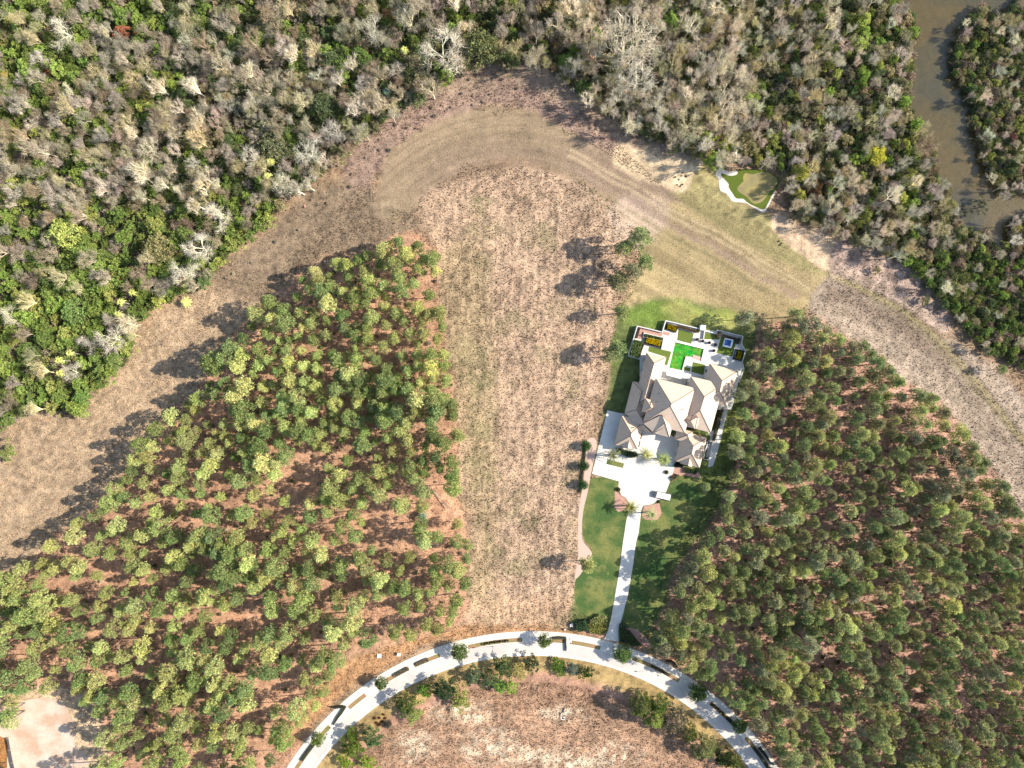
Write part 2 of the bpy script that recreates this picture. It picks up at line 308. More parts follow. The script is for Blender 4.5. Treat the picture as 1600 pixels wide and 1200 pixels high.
# tracks that follow the rough strip on the far side of the east stand
tk = smooth([(1290, 428), (1380, 468), (1440, 508), (1500, 565), (1560, 640), (1640, 745), (1700, 840)], 6, False)
td = np.full(PX.shape, 1e3)
for (ax, ay), (bx, by) in zip(tk[:-1], tk[1:]):
    L2 = (bx - ax) ** 2 + (by - ay) ** 2; tt = np.clip(((wx * .3 + PX * .7 - ax) * (bx - ax) + (wy * .3 + PY * .7 - ay) * (by - ay)) / L2, 0, 1)
    dx = PX - ax - tt * (bx - ax); dy = PY - ay - tt * (by - ay); d = np.hypot(dx, dy) * np.sign((bx - ax) * dy - (by - ay) * dx); td = np.where(np.abs(d) < np.abs(td), d, td)
for off, wdt, rgb, kk in ((0, 2.5, (178, 160, 112), .8), (-6, 2, (138, 118, 98), .7), (6, 2, (138, 118, 98), .7), (22, 9, (150, 128, 106), .55), (44, 6, (160, 138, 114), .4), (-16, 5, (208, 184, 154), .4)):
    a = np.exp(-((td - off) / wdt) ** 2) * kk * (PX > 1290); C = C * (1 - a[..., None]) + np.array(S(*rgb, 1.72)) * a[..., None]
# marsh grass ripples
mg = inside(PX, PY, [(1312, 372), (1390, 385), (1440, 420), (1484, 478), (1480, 520), (1440, 500), (1380, 470), (1300, 432)])
C[mg] *= (1 + .9 * (vn(PX + PY * .3, PY, 7, 44) - .5))[mg][:, None]
C = np.clip(C, .01, .8)
# river bed
rb = np.zeros(GX.shape); sel = (PX > 1340) & (PY < 460)
for j in range(9):
    t = j * 2.399; r = 9 * math.sqrt(j / 8); rb[sel] += inside(PX[sel] + r * math.cos(t), PY[sel] + r * math.sin(t), RIVER)
rb /= 9
GZ = -1.9 * np.clip(rb, 0, 1) + .12 * (f2 - .5) * (np.abs(GX) < 230)
hard = inside(PX, PY, [(915, 560), (1000, 490), (1175, 500), (1150, 700), (1060, 800), (990, 1010), (940, 1010), (960, 850), (900, 900), (900, 700)]) | ((rc > 405) & (rc < 460)) | inside(PX, PY, [(1110, 250), (1230, 250), (1230, 345), (1110, 345)]) | inside(PX, PY, [(-60, 1060), (190, 1060), (190, 1280), (-60, 1280)])
GZ[hard & (rb < .01)] = 0
nx, ny = GX.shape; I = np.arange(nx * ny).reshape(nx, ny)
F = np.stack([I[:-1, :-1], I[1:, :-1], I[1:, 1:], I[:-1, 1:]], -1).reshape(-1, 4)
V = np.stack([GX, GY, GZ], -1).reshape(-1, 3)
g = mesh_obj('ground', mk_mesh('ground', V, F, M['ground'], C.reshape(-1, 3)), kind='structure')
def gcol(px, py):
    i = np.clip(np.searchsorted(gx, (px - 800) * K), 0, nx - 1); j = np.clip(np.searchsorted(gy, (600 - py) * K), 0, ny - 1); return C[i, j]

def sheet(name, pts, z, m, parent=None, holes=(), thick=0, **k):
    """a flat sheet from an outline in world metres, with optional holes and optional depth"""
    bm = bmesh.new(); loops = []
    for lp in [pts] + list(holes):
        vs = [bm.verts.new((x, y, z)) for x, y in lp]; loops.append([bm.edges.new((vs[i], vs[(i + 1) % len(vs)])) for i in range(len(vs))])
    bmesh.ops.triangle_fill(bm, use_beauty=True, use_dissolve=False, edges=[e for l in loops for e in l])
    for f in bm.faces:
        f.normal_update()
        if f.normal.z < 0: f.normal_flip()
    if thick:
        for l in loops:
            for e in l:
                a, b = e.verts; c = bm.verts.new(a.co - Vector((0, 0, thick))); d = bm.verts.new(b.co - Vector((0, 0, thick)))
                bm.faces.new((a, b, d, c))
        bmesh.ops.remove_doubles(bm, verts=bm.verts, dist=1e-4); bmesh.ops.recalc_face_normals(bm, faces=bm.faces)
        up = max(bm.faces, key=lambda f: abs(f.normal.z) * f.calc_area())
        if up.normal.z < 0: bmesh.ops.reverse_faces(bm, faces=bm.faces)
    me = bpy.data.meshes.new(name); bm.to_mesh(me); bm.free(); me.materials.append(m)
    return mesh_obj(name, me, parent, **k)
riverw = [P(x, y) for x, y in smooth([(1380, -170), (1395, -40), (1404, 0), (1420, 40), (1414, 110), (1412, 180), (1430, 205), (1455, 230), (1455, 270), (1478, 316), (1492, 356), (1535, 380), (1574, 405), (1605, 385), (1650, 365), (1740, 350), (1740, 265), (1640, 270), (1600, 280), (1585, 270), (1560, 240), (1545, 200), (1536, 160), (1512, 135), (1508, 80), (1520, 50), (1545, 28), (1615, -10), (1625, -70), (1620, -170)], 3)]
sheet('water', riverw, -.75, M['river'], kind='structure')

# ------------------------------------------------------------------ road, pavement, kerbs
CX, CY = P(832, 1438)
def arc(r, a0, a1, n): return [(CX + r * K * math.cos(R(a0 + (a1 - a0) * i / n)), CY + r * K * math.sin(R(a0 + (a1 - a0) * i / n))) for i in range(n + 1)]
def ring(name, r0, r1, a0, a1, z0, z1, m, n=None, **k):
    n = n or max(2, int(abs(a1 - a0) / 1.2)); a = arc(r0, a0, a1, n); b = arc(r1, a0, a1, n); q = MB()
    V = [(x, y, z1) for x, y in a] + [(x, y, z1) for x, y in b] + [(x, y, z0) for x, y in a] + [(x, y, z0) for x, y in b]; s = n + 1; Fc = []
    for i in range(n): Fc += [(i, i + 1, s + i + 1, s + i), (i, 2 * s + i, 2 * s + i + 1, i + 1), (s + i, s + i + 1, 3 * s + i + 1, 3 * s + i)]
    Fc += [(0, s, 3 * s, 2 * s), (n, 2 * s + n, 3 * s + n, s + n)]
    q.add(V, Fc); return q.build(name, m, **k)
def ang(px): # polar angle of the planting strip at photo column px
    return math.degrees(math.acos(max(-1, min(1, (px - 832) / 439.))))
ring('road', 417.5, 434.5, 15, 165, -.1, .04, M['road'], kind='structure')
ring('kerb', 434.5, 435.6, 15, 165, -.1, .16, M['kerb'], kind='structure')
ring('kerb', 413.5, 417.5, 15, 165, -.1, .12, M['kerb'], kind='structure')
# pavement cut into its cast panels
for i in range(0, 250):
    a0 = 17 + i * .58
    if a0 > 163: break
    xa = 832 + 450 * math.cos(R(a0))
    if xa < 380 or xa > 1290: continue
    ring('pavement', 442, 452, a0 + .012, a0 + .568, -.1, .15, M['concrete'], n=1, kind='structure') if i == 0 or True else None
# planting strip: paved pads and beds between kerb and pavement
pads = [(515, 545), (571, 603), (639, 647), (687, 731), (816, 862), (885, 893), (938, 988), (1061, 1110), (1150, 1165)]
beds = [(440, 515), (545, 571), (603, 639), (647, 687), (731, 816), (862, 885), (893, 938), (988, 1061), (1110, 1150), (1165, 1225)]
for a, b in pads: ring('pavement_pad', 435.6, 442, ang(a), ang(b), -.1, .147, M['concrete'], kind='structure')
bedm = mat('strip_bed_soil', S(176, 140, 104), .95, .25, 3, .05, col2=S(150, 140, 84), scale2=.3)
for a, b in beds: ring('planting_bed', 435.6, 442, ang(a), ang(b), -.1, .10, bedm, kind='structure')

# ------------------------------------------------------------------ drive, court, paths, lawn
drive = [(949, 641), (966, 645), (1010, 650), (1062, 690), (1056, 722), (1049, 746), (1041, 768), (1032, 780), (1018, 788), (1005, 790), (1002, 797), (998, 832), (994, 846), (988, 890), (981, 930), (972, 965), (966, 985), (967, 1003),
         (944, 999), (950, 985), (956, 960), (963, 920), (968, 890), (973, 850), (978, 818), (981, 800), (981, 785), (979, 778), (971, 774), (966, 762), (967, 752), (925, 740)]
island = [(949, 717), (975, 724), (973.5, 731.5), (947, 725)]
sheet('driveway', WP(drive), .06, M['paving'], holes=[WP(island)], thick=.12, kind='structure')
sheet('lawn', WP(island), .03, M['lawn'], kind='structure')
lawn_l = smooth([(926, 746), (965, 755), (966, 772), (979, 784), (978, 812), (966, 890), (955, 955), (945, 974), (934, 968), (914, 960), (901, 945), (897, 920), (904, 895), (918, 878), (925, 866), (922, 855), (912, 842), (909, 815), (911, 790), (920, 765)], 3)
lawn_r = smooth([(1005, 800), (1040, 790), (1045, 775), (1052, 752), (1100, 752), (1092, 795), (1072, 830), (1050, 862), (1036, 895), (1034, 925), (1028, 955), (1005, 975), (974, 980), (984, 935), (991, 890), (997, 850), (1001, 825)], 3)
M['lawn_shade'] = M['lawn']
sheet('lawn', WP(lawn_l), .02, M['lawn'], kind='structure'); sheet('lawn', WP(lawn_r), .02, M['lawn'], kind='structure')
path = smooth([(917, 688), (933, 690), (923, 742), (918, 770), (911, 800), (909, 838), (914, 850), (924, 862), (923, 872), (912, 890), (903, 902), (898, 902), (903, 872), (903, 845), (904, 800), (909, 768), (914, 730)], 3)
sheet('path', WP(path), .035, M['path'], kind='structure')
sheet('mulch_bed', WP([(961, 765), (971, 775), (981, 779), (982, 786), (977, 796), (966, 800), (960, 793)]), .045, M['mulch'], kind='structure')
sheet('mulch_bed', WP([(1006, 791), (1030, 786), (1034, 802), (1027, 812), (1008, 812), (1003, 806)]), .045, M['mulch'], kind='structure')
sheet('mulch_bed', WP([(1046, 735), (1060, 727), (1092, 738), (1096, 748), (1068, 742), (1048, 748)]), .045, M['mulch'], kind='structure')
sheet('mulch_bed', WP(smooth([(922, 970), (940, 975), (946, 985), (944, 996), (925, 992), (908, 985)], 2)), .03, M['mulch'], kind='structure')
sheet('mulch_bed', WP(smooth([(968, 990), (985, 980), (1005, 992), (1018, 1012), (990, 1008), (969, 1000)], 2)), .03, M['mulch'], kind='structure')
sheet('gravel_lot', WP(LOT), .03, M['gravel'], kind='structure')
# golf green with bunker
z4 = lambda pts: [(1110 + x / 13.333, 250 + y / 13.333) for x, y in pts]
fr = smooth(z4([(200, 270), (420, 330), (600, 200), (800, 190), (1100, 215), (1330, 300), (1430, 420), (1380, 600), (1280, 700), (1180, 950), (1100, 1030), (950, 990), (740, 880), (520, 810), (420, 640), (360, 480)]), 4)
pg = smooth(z4([(680, 360), (730, 275), (880, 300), (1050, 255), (1220, 265), (1390, 400), (1360, 540), (1230, 670), (1100, 850), (960, 910), (860, 880), (760, 770), (600, 670), (560, 590), (640, 490), (690, 440)]), 4)
bk = smooth(z4([(130, 230), (230, 165), (330, 230), (440, 240), (550, 230), (560, 290), (480, 325), (340, 315), (230, 275), (240, 350), (380, 500), (370, 560), (450, 680), (540, 800), (680, 810), (760, 880), (880, 950), (1090, 1030), (1170, 960), (1330, 660), (1350, 680), (1200, 980), (1110, 1090), (980, 1040), (800, 930), (700, 890), (480, 870), (400, 790), (330, 700), (210, 640), (180, 500), (170, 400), (110, 320)]), 3)
sheet('golf_fringe', WP(fr), .02, M['turf_dark'], kind='structure'); sheet('putting_green', WP(pg), .03, M['green'], kind='structure'); sheet('sand_bunker', WP(bk), .045, M['sand'], kind='structure')

# ------------------------------------------------------------------ foliage builders
def tufts(cen, rad, n, ln, wd, r, up=.35, flat=.75, tone=(.75, 1.25)):
    """spiky leaf clumps on ellipsoids: cen (k,3), rad (k,) -> V, F, tone"""
    k = len(cen); N = n * k; idx = np.repeat(np.arange(k), n)
    d = r.normal(size=(N, 3)); d[:, 2] = np.where(d[:, 2] < -.5, -d[:, 2], d[:, 2]); d /= np.linalg.norm(d, axis=1)[:, None]
    rr_ = rad[idx] * (.55 + .45 * r.random(N)); p = cen[idx] + d * rr_[:, None] * np.array([1, 1, flat])
    dr = d + r.normal(size=(N, 3)) * .55; dr[:, 2] += up; dr /= np.linalg.norm(dr, axis=1)[:, None]
    sd_ = np.cross(dr, r.normal(size=(N, 3))); sd_ /= np.linalg.norm(sd_, axis=1)[:, None]
    l = ln * (.6 + .8 * r.random(N))[:, None]; w = wd * (.6 + .8 * r.random(N))[:, None]
    V = np.stack([p - sd_ * w / 2, p + sd_ * w / 2, p + dr * l], 1).reshape(-1, 3)
    t = r.uniform(*tone, N) * np.repeat(r.uniform(.85, 1.15, k), n); t = np.repeat(t, 3)[:, None] * np.ones(3)
    t *= np.repeat(1 + .12 * r.normal(size=(N, 1)) * np.array([[1, .2, -.3]]), 3, 0)
    return V, np.arange(3 * N).reshape(-1, 3), np.clip(t, .3, 2)
def tube_mesh(segs, sides=3):
    V = []; Fc = []
    for a, b, ra, rb_ in segs:
        d = (b - a); d.normalize(); up = Vector((0, 0, 1)) if abs(d.z) < .9 else Vector((1, 0, 0)); x = d.cross(up).normalized(); y = x.cross(d); o = len(V)
        for p, q in ((a, ra), (b, rb_)):
            for i in range(sides): t = 2 * math.pi * i / sides; V.append(p + x * math.cos(t) * q + y * math.sin(t) * q)
        Fc += [(o + i, o + (i + 1) % sides, o + sides + (i + 1) % sides, o + sides + i) for i in range(sides)]
    return V, Fc
def pine_protos(n):
    out = []
    for s in range(n):
        r = np.random.default_rng(100 + s); rp = random.Random(s); h = rp.uniform(14, 17); rad = rp.uniform(2.5, 3.15)
        lean = Vector((rp.uniform(-.5, .5), rp.uniform(-.5, .5), 0)); k = rp.randint(22, 29); cen = []; cr = []; segs = []
        top = Vector((lean.x, lean.y, h - .6)); kn = Vector((lean.x * .4, lean.y * .4, h * .5))
        segs += [(Vector((0, 0, -.2)), kn, .24, .17), (kn, top, .17, .05)]
        for i in range(k):
            t = (i + rp.random()) / k; z = h * (.5 + .48 * t); prof = rad * (1 - .75 * max(0, t - .35) ** 1.3 / .65 ** 1.3) * rp.uniform(.45, 1.02); a = i * 2.4 + rp.uniform(-.5, .5)
            c = Vector((lean.x * t + prof * math.cos(a), lean.y * t + prof * math.sin(a), z)); cen.append(c); cr.append(rp.uniform(.75, 1.35) * (1 - .25 * t))
            b0 = Vector((lean.x * t, lean.y * t, z - .8)); segs.append((b0, c, .07, .025))
        cen.append(top + Vector((0, 0, .2))); cr.append(1.1)
        cen = np.array([tuple(c) for c in cen]); V, Fc, t = tufts(cen, np.array(cr), 84, .52, .3, r, .3, .8, (.6, 1.4))
        tv, tf = tube_mesh(segs, 4)
        out.append((mk_mesh('pine_crown', V, Fc, M['needle'], t), mk_mesh('pine_trunk', tv, tf, M['pine_bark']), h, rad + .8))
    return out
def broad_protos(n, hr=(7, 10), R_=(2.6, 3.8), seed=0, nt_=80, ln=.42, wd=.34, ragged=False):
    out = []
    for s in range(n):
        r = np.random.default_rng(seed + s); rp = random.Random(seed + s); h = rp.uniform(*hr); rad = rp.uniform(*R_); cen = []; cr = []; segs = []; k = int(16 + 5 * rad)
        segs.append((Vector((0, 0, -.2)), Vector((0, 0, h * .5)), .22, .13))
        for i in range(k):
            t = math.sqrt((i + .5) / k); a = i * 2.4 + rp.uniform(-.4, .4); rr_ = t * rad * rp.uniform(.8, 1.05); z = h - 1.0 - (t ** 2) * h * .38 + rp.uniform(-.6, .6)
            if ragged: rr_ *= (1.15 + .35 * math.sin(a * 2 + s)) * rp.uniform(.8, 1.3); z += rp.uniform(-1.2, .9)
            c = Vector((rr_ * math.cos(a), rr_ * math.sin(a), z)); cen.append(tuple(c)); cr.append(rp.uniform(.4, .95) if ragged else rp.uniform(.75, 1.35))
            if i % 2 == 0: segs.append((Vector((0, 0, h * .3 + .2 * h * rp.random())), c, .08, .03))
        V, Fc, t = tufts(np.array(cen), np.array(cr), nt_, ln, wd, r, .3, .8, (.6, 1.4)); tv, tf = tube_mesh(segs, 4)
        out.append((mk_mesh('leafy_crown', V, Fc, M['leaf'], t), mk_mesh('leafy_trunk', tv, tf, M['brown_bark']), h, rad + .6))
    return out
def bare_protos(n, seed=500, thick=1.0, tall=False):
    out = []
    for s in range(n):
        rp = random.Random(seed + s); r = np.random.default_rng(seed + s); h = rp.uniform(12, 15) if tall else rp.uniform(8, 11); segs = []; tw = []
        def grow(p, d, l, q, lev):
            e = p + d * l; segs.append((p, e, q, q * .65))
            if lev >= 5: return
            for i in range(3 if lev < 4 else 2):
                a = Vector((rp.gauss(0, 1), rp.gauss(0, 1), rp.gauss(0, 1))).normalized(); nd = (d * .9 + a * (.5 if tall else .75) + Vector((0, 0, .35 if tall else .12))).normalized()
                grow(p + d * l * rp.uniform(.55, 1), nd, l * rp.uniform(.6, .82), q * .62, lev + 1)
                if lev >= 3: tw.append((e, nd))
        trunk_top = Vector((rp.uniform(-.4, .4), rp.uniform(-.4, .4), h * .33)); segs.append((Vector((0, 0, -.3)), trunk_top, .2 * thick, .15 * thick))
        for i in range(4):
            a = i * 1.57 + rp.uniform(-.4, .4); el = rp.uniform(.95, 1.35) if tall else rp.uniform(.6, 1.15); grow(trunk_top, Vector((math.cos(a) * math.cos(el), math.sin(a) * math.cos(el), math.sin(el))), h * (.2 if tall else .22), .13 * thick, 1)
        tv, tf = tube_mesh(segs, 3)
        tp = np.array([tuple(a) for a, b in tw]); td = np.array([tuple(b) for a, b in tw]); m = 3
        N = len(tp) * m; p = np.repeat(tp, m, 0) + r.normal(size=(N, 3)) * .35; d = np.repeat(td, m, 0) + r.normal(size=(N, 3)) * .6; d /= np.linalg.norm(d, axis=1)[:, None]
        sdx = np.cross(d, r.normal(size=(N, 3))); sdx /= np.linalg.norm(sdx, axis=1)[:, None]; w = .03; l = r.uniform(.6, 1.4, (N, 1))
        V = np.stack([p - sdx * w, p + sdx * w, p + d * l], 1).reshape(-1, 3); t = np.repeat(r.uniform(.7, 1.3, N), 3)[:, None] * np.ones(3)
        ext = float(np.percentile(np.hypot(V[:, 0], V[:, 1]), 95))
        sv = np.array([tuple(v) for v in tv]); 
        out.append((mk_mesh('twigs', V, np.arange(3 * N).reshape(-1, 3), M['twig'], t), mk_mesh('branches', sv, tf, M['twig'], np.ones((len(sv), 3)) * 1.35), h, ext))
    return out
def palm_protos(n, seed, hh, fl, nf, th=.19, lw=.24):
    out = []
    for s in range(n):
        rp = random.Random(seed + s); h = hh * rp.uniform(.9, 1.1); V = []; Fc = []
        for i in range(nf):
            a = i * 2.4 + rp.uniform(-.2, .2); el = rp.uniform(-.5, 1.2); L_ = fl * rp.uniform(.8, 1.1); o = Vector((0, 0, h)); d = Vector((math.cos(a) * math.cos(el), math.sin(a) * math.cos(el), math.sin(el))); side = Vector((-math.sin(a), math.cos(a), 0)); prev = o; ns = 7
            for j in range(1, ns + 1):
                t = j / ns; p = o + d * L_ * t + Vector((0, 0, -L_ * .55 * t * t)); b = len(V)
                w = L_ * lw * math.sin(min(1, t * 1.1 + .12) * 2.6)
                V += [prev, p, prev.lerp(p, .2) + side * w + (p - prev) * .9 - Vector((0, 0, w * .3)), prev.lerp(p, .2) - side * w + (p - prev) * .9 - Vector((0, 0, w * .3))]
                Fc += [(b, b + 1, b + 2), (b, b + 3, b + 1)]; prev = p
        r = np.random.default_rng(s); t = np.repeat(r.uniform(.65, 1.35, (nf * 7, 1)), 4, 0) * np.ones(3)
        tv, tf = tube_mesh([(Vector((0, 0, -.2)), Vector((.1, 0, h * .5)), th * 1.1, th), (Vector((.1, 0, h * .5)), Vector((0, 0, h)), th, th)], 7)
        out.append((mk_mesh('fronds', [tuple(v) for v in V], np.array(Fc), M['leaf'], t), mk_mesh('palm_trunk', tv, tf, M['palm_bark']), h, fl))
    return out
def shrub_protos(n, seed, hr=(1.4, 2.6), R_=(1.1, 1.8)):
    out = []
    for s in range(n):
        r = np.random.default_rng(seed + s); rp = random.Random(seed + s); h = rp.uniform(*hr); rad = rp.uniform(*R_); k = 9
        cen = np.array([(rad * .6 * math.sqrt(i / k) * math.cos(i * 2.4), rad * .6 * math.sqrt(i / k) * math.sin(i * 2.4), h * .62 - .3 * h * i / k + rp.uniform(-.1, .2)) for i in range(k)])
        V, Fc, t = tufts(cen, np.full(k, rad * .45) * r.uniform(.8, 1.2, k), 55, .34, .26, r, .3, .8, (.55, 1.4))
        out.append((mk_mesh('shrub', V, Fc, M['leaf'], t), None, h, rad + .2))
    return out
PINE = pine_protos(9); BROAD = broad_protos(7, seed=200, ragged=True); OAK = broad_protos(3, (8, 10), (4.6, 5.6), 260, 85, .45, .36)
BARE = bare_protos(6); TALL = bare_protos(6, 540, 1.35, True); MIXB = BARE[:3] + TALL; CABB = palm_protos(3, 700, 9, 1.7, 34); DATE = palm_protos(3, 740, 7, 3.4, 42, .3, .1); SHRUB = shrub_protos(5, 800)
STREET = broad_protos(3, (7, 8), (3, 3.4), 340); BALL = broad_protos(2, (3.2, 3.4), (1.2, 1.3), 300, 110, .22, .2)

def ocol(o, rgb, j=.12):
    f = 1 + random.uniform(-j, j); o.color = (rgb[0] * f * random.uniform(.94, 1.06), rgb[1] * f, rgb[2] * f * random.uniform(.9, 1.1), 1)
def place(kind, proto, x, y, s, rgb, label, group=None, cat='tree', sz=None, crown='crown', trunk='trunk', z=0, bark=None):
    cr, tr, h, rad = proto
    o = empty(kind, (x, y, z), random.uniform(0, 6.283), label=label, cat=cat, group=group); o.scale = (s, s, sz or s)
    c = mesh_obj(crown, cr, o); ocol(c, rgb)
    if tr: t = mesh_obj(trunk, tr, o); ocol(t, bark or rgb)
    return o
def at(px, py, hc): return P(px, py, hc)

def scatter(poly, d, jitter=None, dens=None, seed=1, bounds=None):
    """dart throwing in photo pixels, spacing d px"""
    r = random.Random(seed); xs = [p[0] for p in poly]; ys = [p[1] for p in poly]; x0, x1, y0, y1 = min(xs), max(xs), min(ys), max(ys)
    if bounds: x0 = max(x0, bounds[0]); x1 = min(x1, bounds[1]); y0 = max(y0, bounds[2]); y1 = min(y1, bounds[3])
    N = int((x1 - x0) * (y1 - y0) / (d * d) * 7); X = np.array([r.uniform(x0, x1) for _ in range(N)]); Y = np.array([r.uniform(y0, y1) for _ in range(N)]); ok = inside(X, Y, poly)
    cell = {}; out = []
    for x, y, k_ in zip(X, Y, ok):
        if not k_: continue
        dd = d * (dens(x, y) if dens else 1)
        if dd > 900: continue
        gx_, gy_ = int(x // d), int(y // d); bad = False
        for i in (-1, 0, 1):
            for j in (-1, 0, 1):
                for q in cell.get((gx_ + i, gy_ + j), ()):
                    if (q[0] - x) ** 2 + (q[1] - y) ** 2 < dd * dd: bad = True; break
                if bad: break
            if bad: break
        if not bad: cell.setdefault((gx_, gy_), []).append((x, y)); out.append((x, y))
    return out
# instanced masses: one object each, sources kept in a collection of their own
def source_collection(name, protos):
    c = bpy.data.collections.new(name)
    for i, (cr, tr, h, rad) in enumerate(protos):   # crown and trunk joined so that one instance is one tree
        key = name + '%03d' % i; c.objects.link(bpy.data.objects.new(key, join_meshes(key, [m for m in (cr, tr) if m])))
    return c
def join_meshes(name, ms):
    key = tuple(m.name for m in ms)
    if key in JC: return JC[key]
    V = []; Fl = []; T = []; mi = []; off = 0; me = bpy.data.meshes.new(name); vs = []; li = []; lt = []
    for k_, m in enumerate(ms):
        n = len(m.vertices); a = np.zeros(n * 3, np.float32); m.vertices.foreach_get('co', a); vs.append(a.reshape(-1, 3))
        l = np.zeros(len(m.loops), np.int32); m.loops.foreach_get('vertex_index', l); li.append(l + off)
        q = np.zeros(len(m.polygons), np.int32); m.polygons.foreach_get('loop_total', q); lt.append(q); mi.append(np.full(len(q), k_, np.int32))
        t = np.ones((n, 4), np.float32)
        if 'tone' in m.color_attributes: tt = np.zeros(n * 4, np.float32); m.color_attributes['tone'].data.foreach_get('color', tt); t = tt.reshape(-1, 4)
        T.append(t); off += n; me.materials.append(MI.get(m.materials[0].name, m.materials[0]))
    v = np.concatenate(vs); l = np.concatenate(li); q = np.concatenate(lt)
    me.vertices.add(len(v)); me.vertices.foreach_set('co', v.ravel()); me.loops.add(len(l)); me.loops.foreach_set('vertex_index', l)
    me.polygons.add(len(q)); me.polygons.foreach_set('loop_start', np.concatenate([[0], np.cumsum(q)[:-1]]).astype(np.int32)); me.polygons.foreach_set('material_index', np.concatenate(mi))
    me.update(calc_edges=True); a = me.color_attributes.new('tone', 'FLOAT_COLOR', 'POINT'); a.data.foreach_set('color', np.concatenate(T).ravel())
    JC[key] = me; return me
JC = {}
def mass(name, pts, coll, tints, **k):
    nv = len(coll.objects); tints = np.array(tints)
    """pts: (x, y, z, scale, variant index)"""
    me = bpy.data.meshes.new(name); me.vertices.add(len(pts)); A = np.array(pts, np.float32)
    me.vertices.foreach_set('co', A[:, :3].ravel()); me.update()
    s = me.attributes.new('size', 'FLOAT', 'POINT'); s.data.foreach_set('value', A[:, 3]); v = me.attributes.new('variant', 'INT', 'POINT'); v.data.foreach_set('value', A[:, 4].astype(np.int32) % nv)
    tc = me.attributes.new('tint', 'FLOAT_COLOR', 'POINT'); cc = np.ones((len(A), 4), np.float32); cc[:, :3] = tints[A[:, 4].astype(int) // nv] * rng.uniform(.88, 1.12, (len(A), 1)) * rng.uniform(.93, 1.07, (len(A), 3)); tc.data.foreach_set('color', cc.ravel())
    t = me.attributes.new('turn', 'FLOAT', 'POINT'); t.data.foreach_set('value', rng.uniform(0, 6.283, len(pts)).astype(np.float32))
    o = mesh_obj(name, me, **k); ng = bpy.data.node_groups.new(name, 'GeometryNodeTree'); ng.is_modifier = True
    ng.interface.new_socket('Geometry', in_out='INPUT', socket_type='NodeSocketGeometry'); ng.interface.new_socket('Geometry', in_out='OUTPUT', socket_type='NodeSocketGeometry')
    N = ng.nodes; L = ng.links; gi = N.new('NodeGroupInput'); go = N.new('NodeGroupOutput'); ip = N.new('GeometryNodeInstanceOnPoints'); ci = N.new('GeometryNodeCollectionInfo')
    ci.inputs[0].default_value = coll; ci.inputs['Separate Children'].default_value = True; ci.inputs['Reset Children'].default_value = True; ip.inputs['Pick Instance'].default_value = True
    def att(nm, ty): a = N.new('GeometryNodeInputNamedAttribute'); a.data_type = ty; a.inputs[0].default_value = nm; return a.outputs[0]
    cx_ = N.new('ShaderNodeCombineXYZ'); L.new(att('turn', 'FLOAT'), cx_.inputs[2])
    e2r = N.new('FunctionNodeEulerToRotation'); L.new(cx_.outputs[0], e2r.inputs[0])
    L.new(gi.outputs[0], ip.inputs['Points']); L.new(ci.outputs[0], ip.inputs['Instance']); L.new(att('variant', 'INT'), ip.inputs['Instance Index']); L.new(e2r.outputs[0], ip.inputs['Rotation']); L.new(att('size', 'FLOAT'), ip.inputs['Scale'])
    L.new(ip.outputs[0], go.inputs[0]); md = o.modifiers.new('instances', 'NODES'); md.node_group = ng
    return o

# ------------------------------------------------------------------ pines
LK = .74   # leaf layers shade each other, so a leaf is paler than the crown looks from above
def SF(r, g, b): return tuple(min(.62, v) for v in S(r, g, b, LK))
PG = {'w': [SF(150, 154, 96), SF(134, 144, 88), SF(164, 167, 108), SF(118, 132, 82)], 'e': [SF(140, 144, 100), SF(122, 132, 86), SF(156, 158, 102), SF(134, 134, 102)]}
GAPS = [(605, 818, 46), (470, 752, 38), (388, 965, 36), (590, 965, 36), (325, 640, 20), (440, 1085, 30), (690, 800, 32), (75, 1165, 78), (0, 1180, 45), (560, 1035, 34), (655, 900, 24), (245, 905, 12), (540, 860, 22), (500, 1000, 20), (240, 1010, 16), (300, 930, 14), (700, 900, 16)]
def wd(x, y):
    for gx_, gy_, r_ in GAPS:
        if (x - gx_) ** 2 + (y - gy_) ** 2 < r_ * r_: return 1000
    c_ = mnoise.noise((x / 38, y / 30, 4)); b_ = .97 if y < 700 else 1.08
    if c_ < -.22 - (.14 if y < 700 else 0) and y > 560: return 1000
    return b_ * (1.25 if c_ < 0 else .92)
def ed(x, y):
    for gx_, gy_, r_ in ((1290, 1032, 24), (1230, 590, 12), (1360, 540, 14), (1330, 640, 16), (1390, 690, 14), (1230, 860, 12), (1140, 1050, 24), (1120, 1010, 10)):
        if (x - gx_) ** 2 + (y - gy_) ** 2 < r_ * r_: return 1000
    if x < 1130 and y < 960: return 1.2
    if y < 740: return 1.02
    return 1.1 if mnoise.noise((x / 34, y / 28, 9)) < -.15 else .96
wp = scatter(WPINE, 17.2, dens=wd, seed=3, bounds=(-70, 1700, 300, 1250)); ep = scatter(EPINE, 16.8, dens=ed, seed=4, bounds=(900, 1690, 400, 1270))
allp = []
for st_, pts in (('w', wp), ('e', ep)):
    for x, y in pts:
        nz = float(vn(np.array([x]), np.array([y]), 60, 21)[0]); s = random.triangular(.52, 1.2, .84) * (1 + .25 * (nz - .5)) * (.93 if st_ == 'e' else 1.0) * (1.05 if nz > .6 else 1)
        ci_ = int(min(3, max(0, nz * 3.4 + random.gauss(0, 1.1)))); allp.append([st_, x, y, s, ci_])
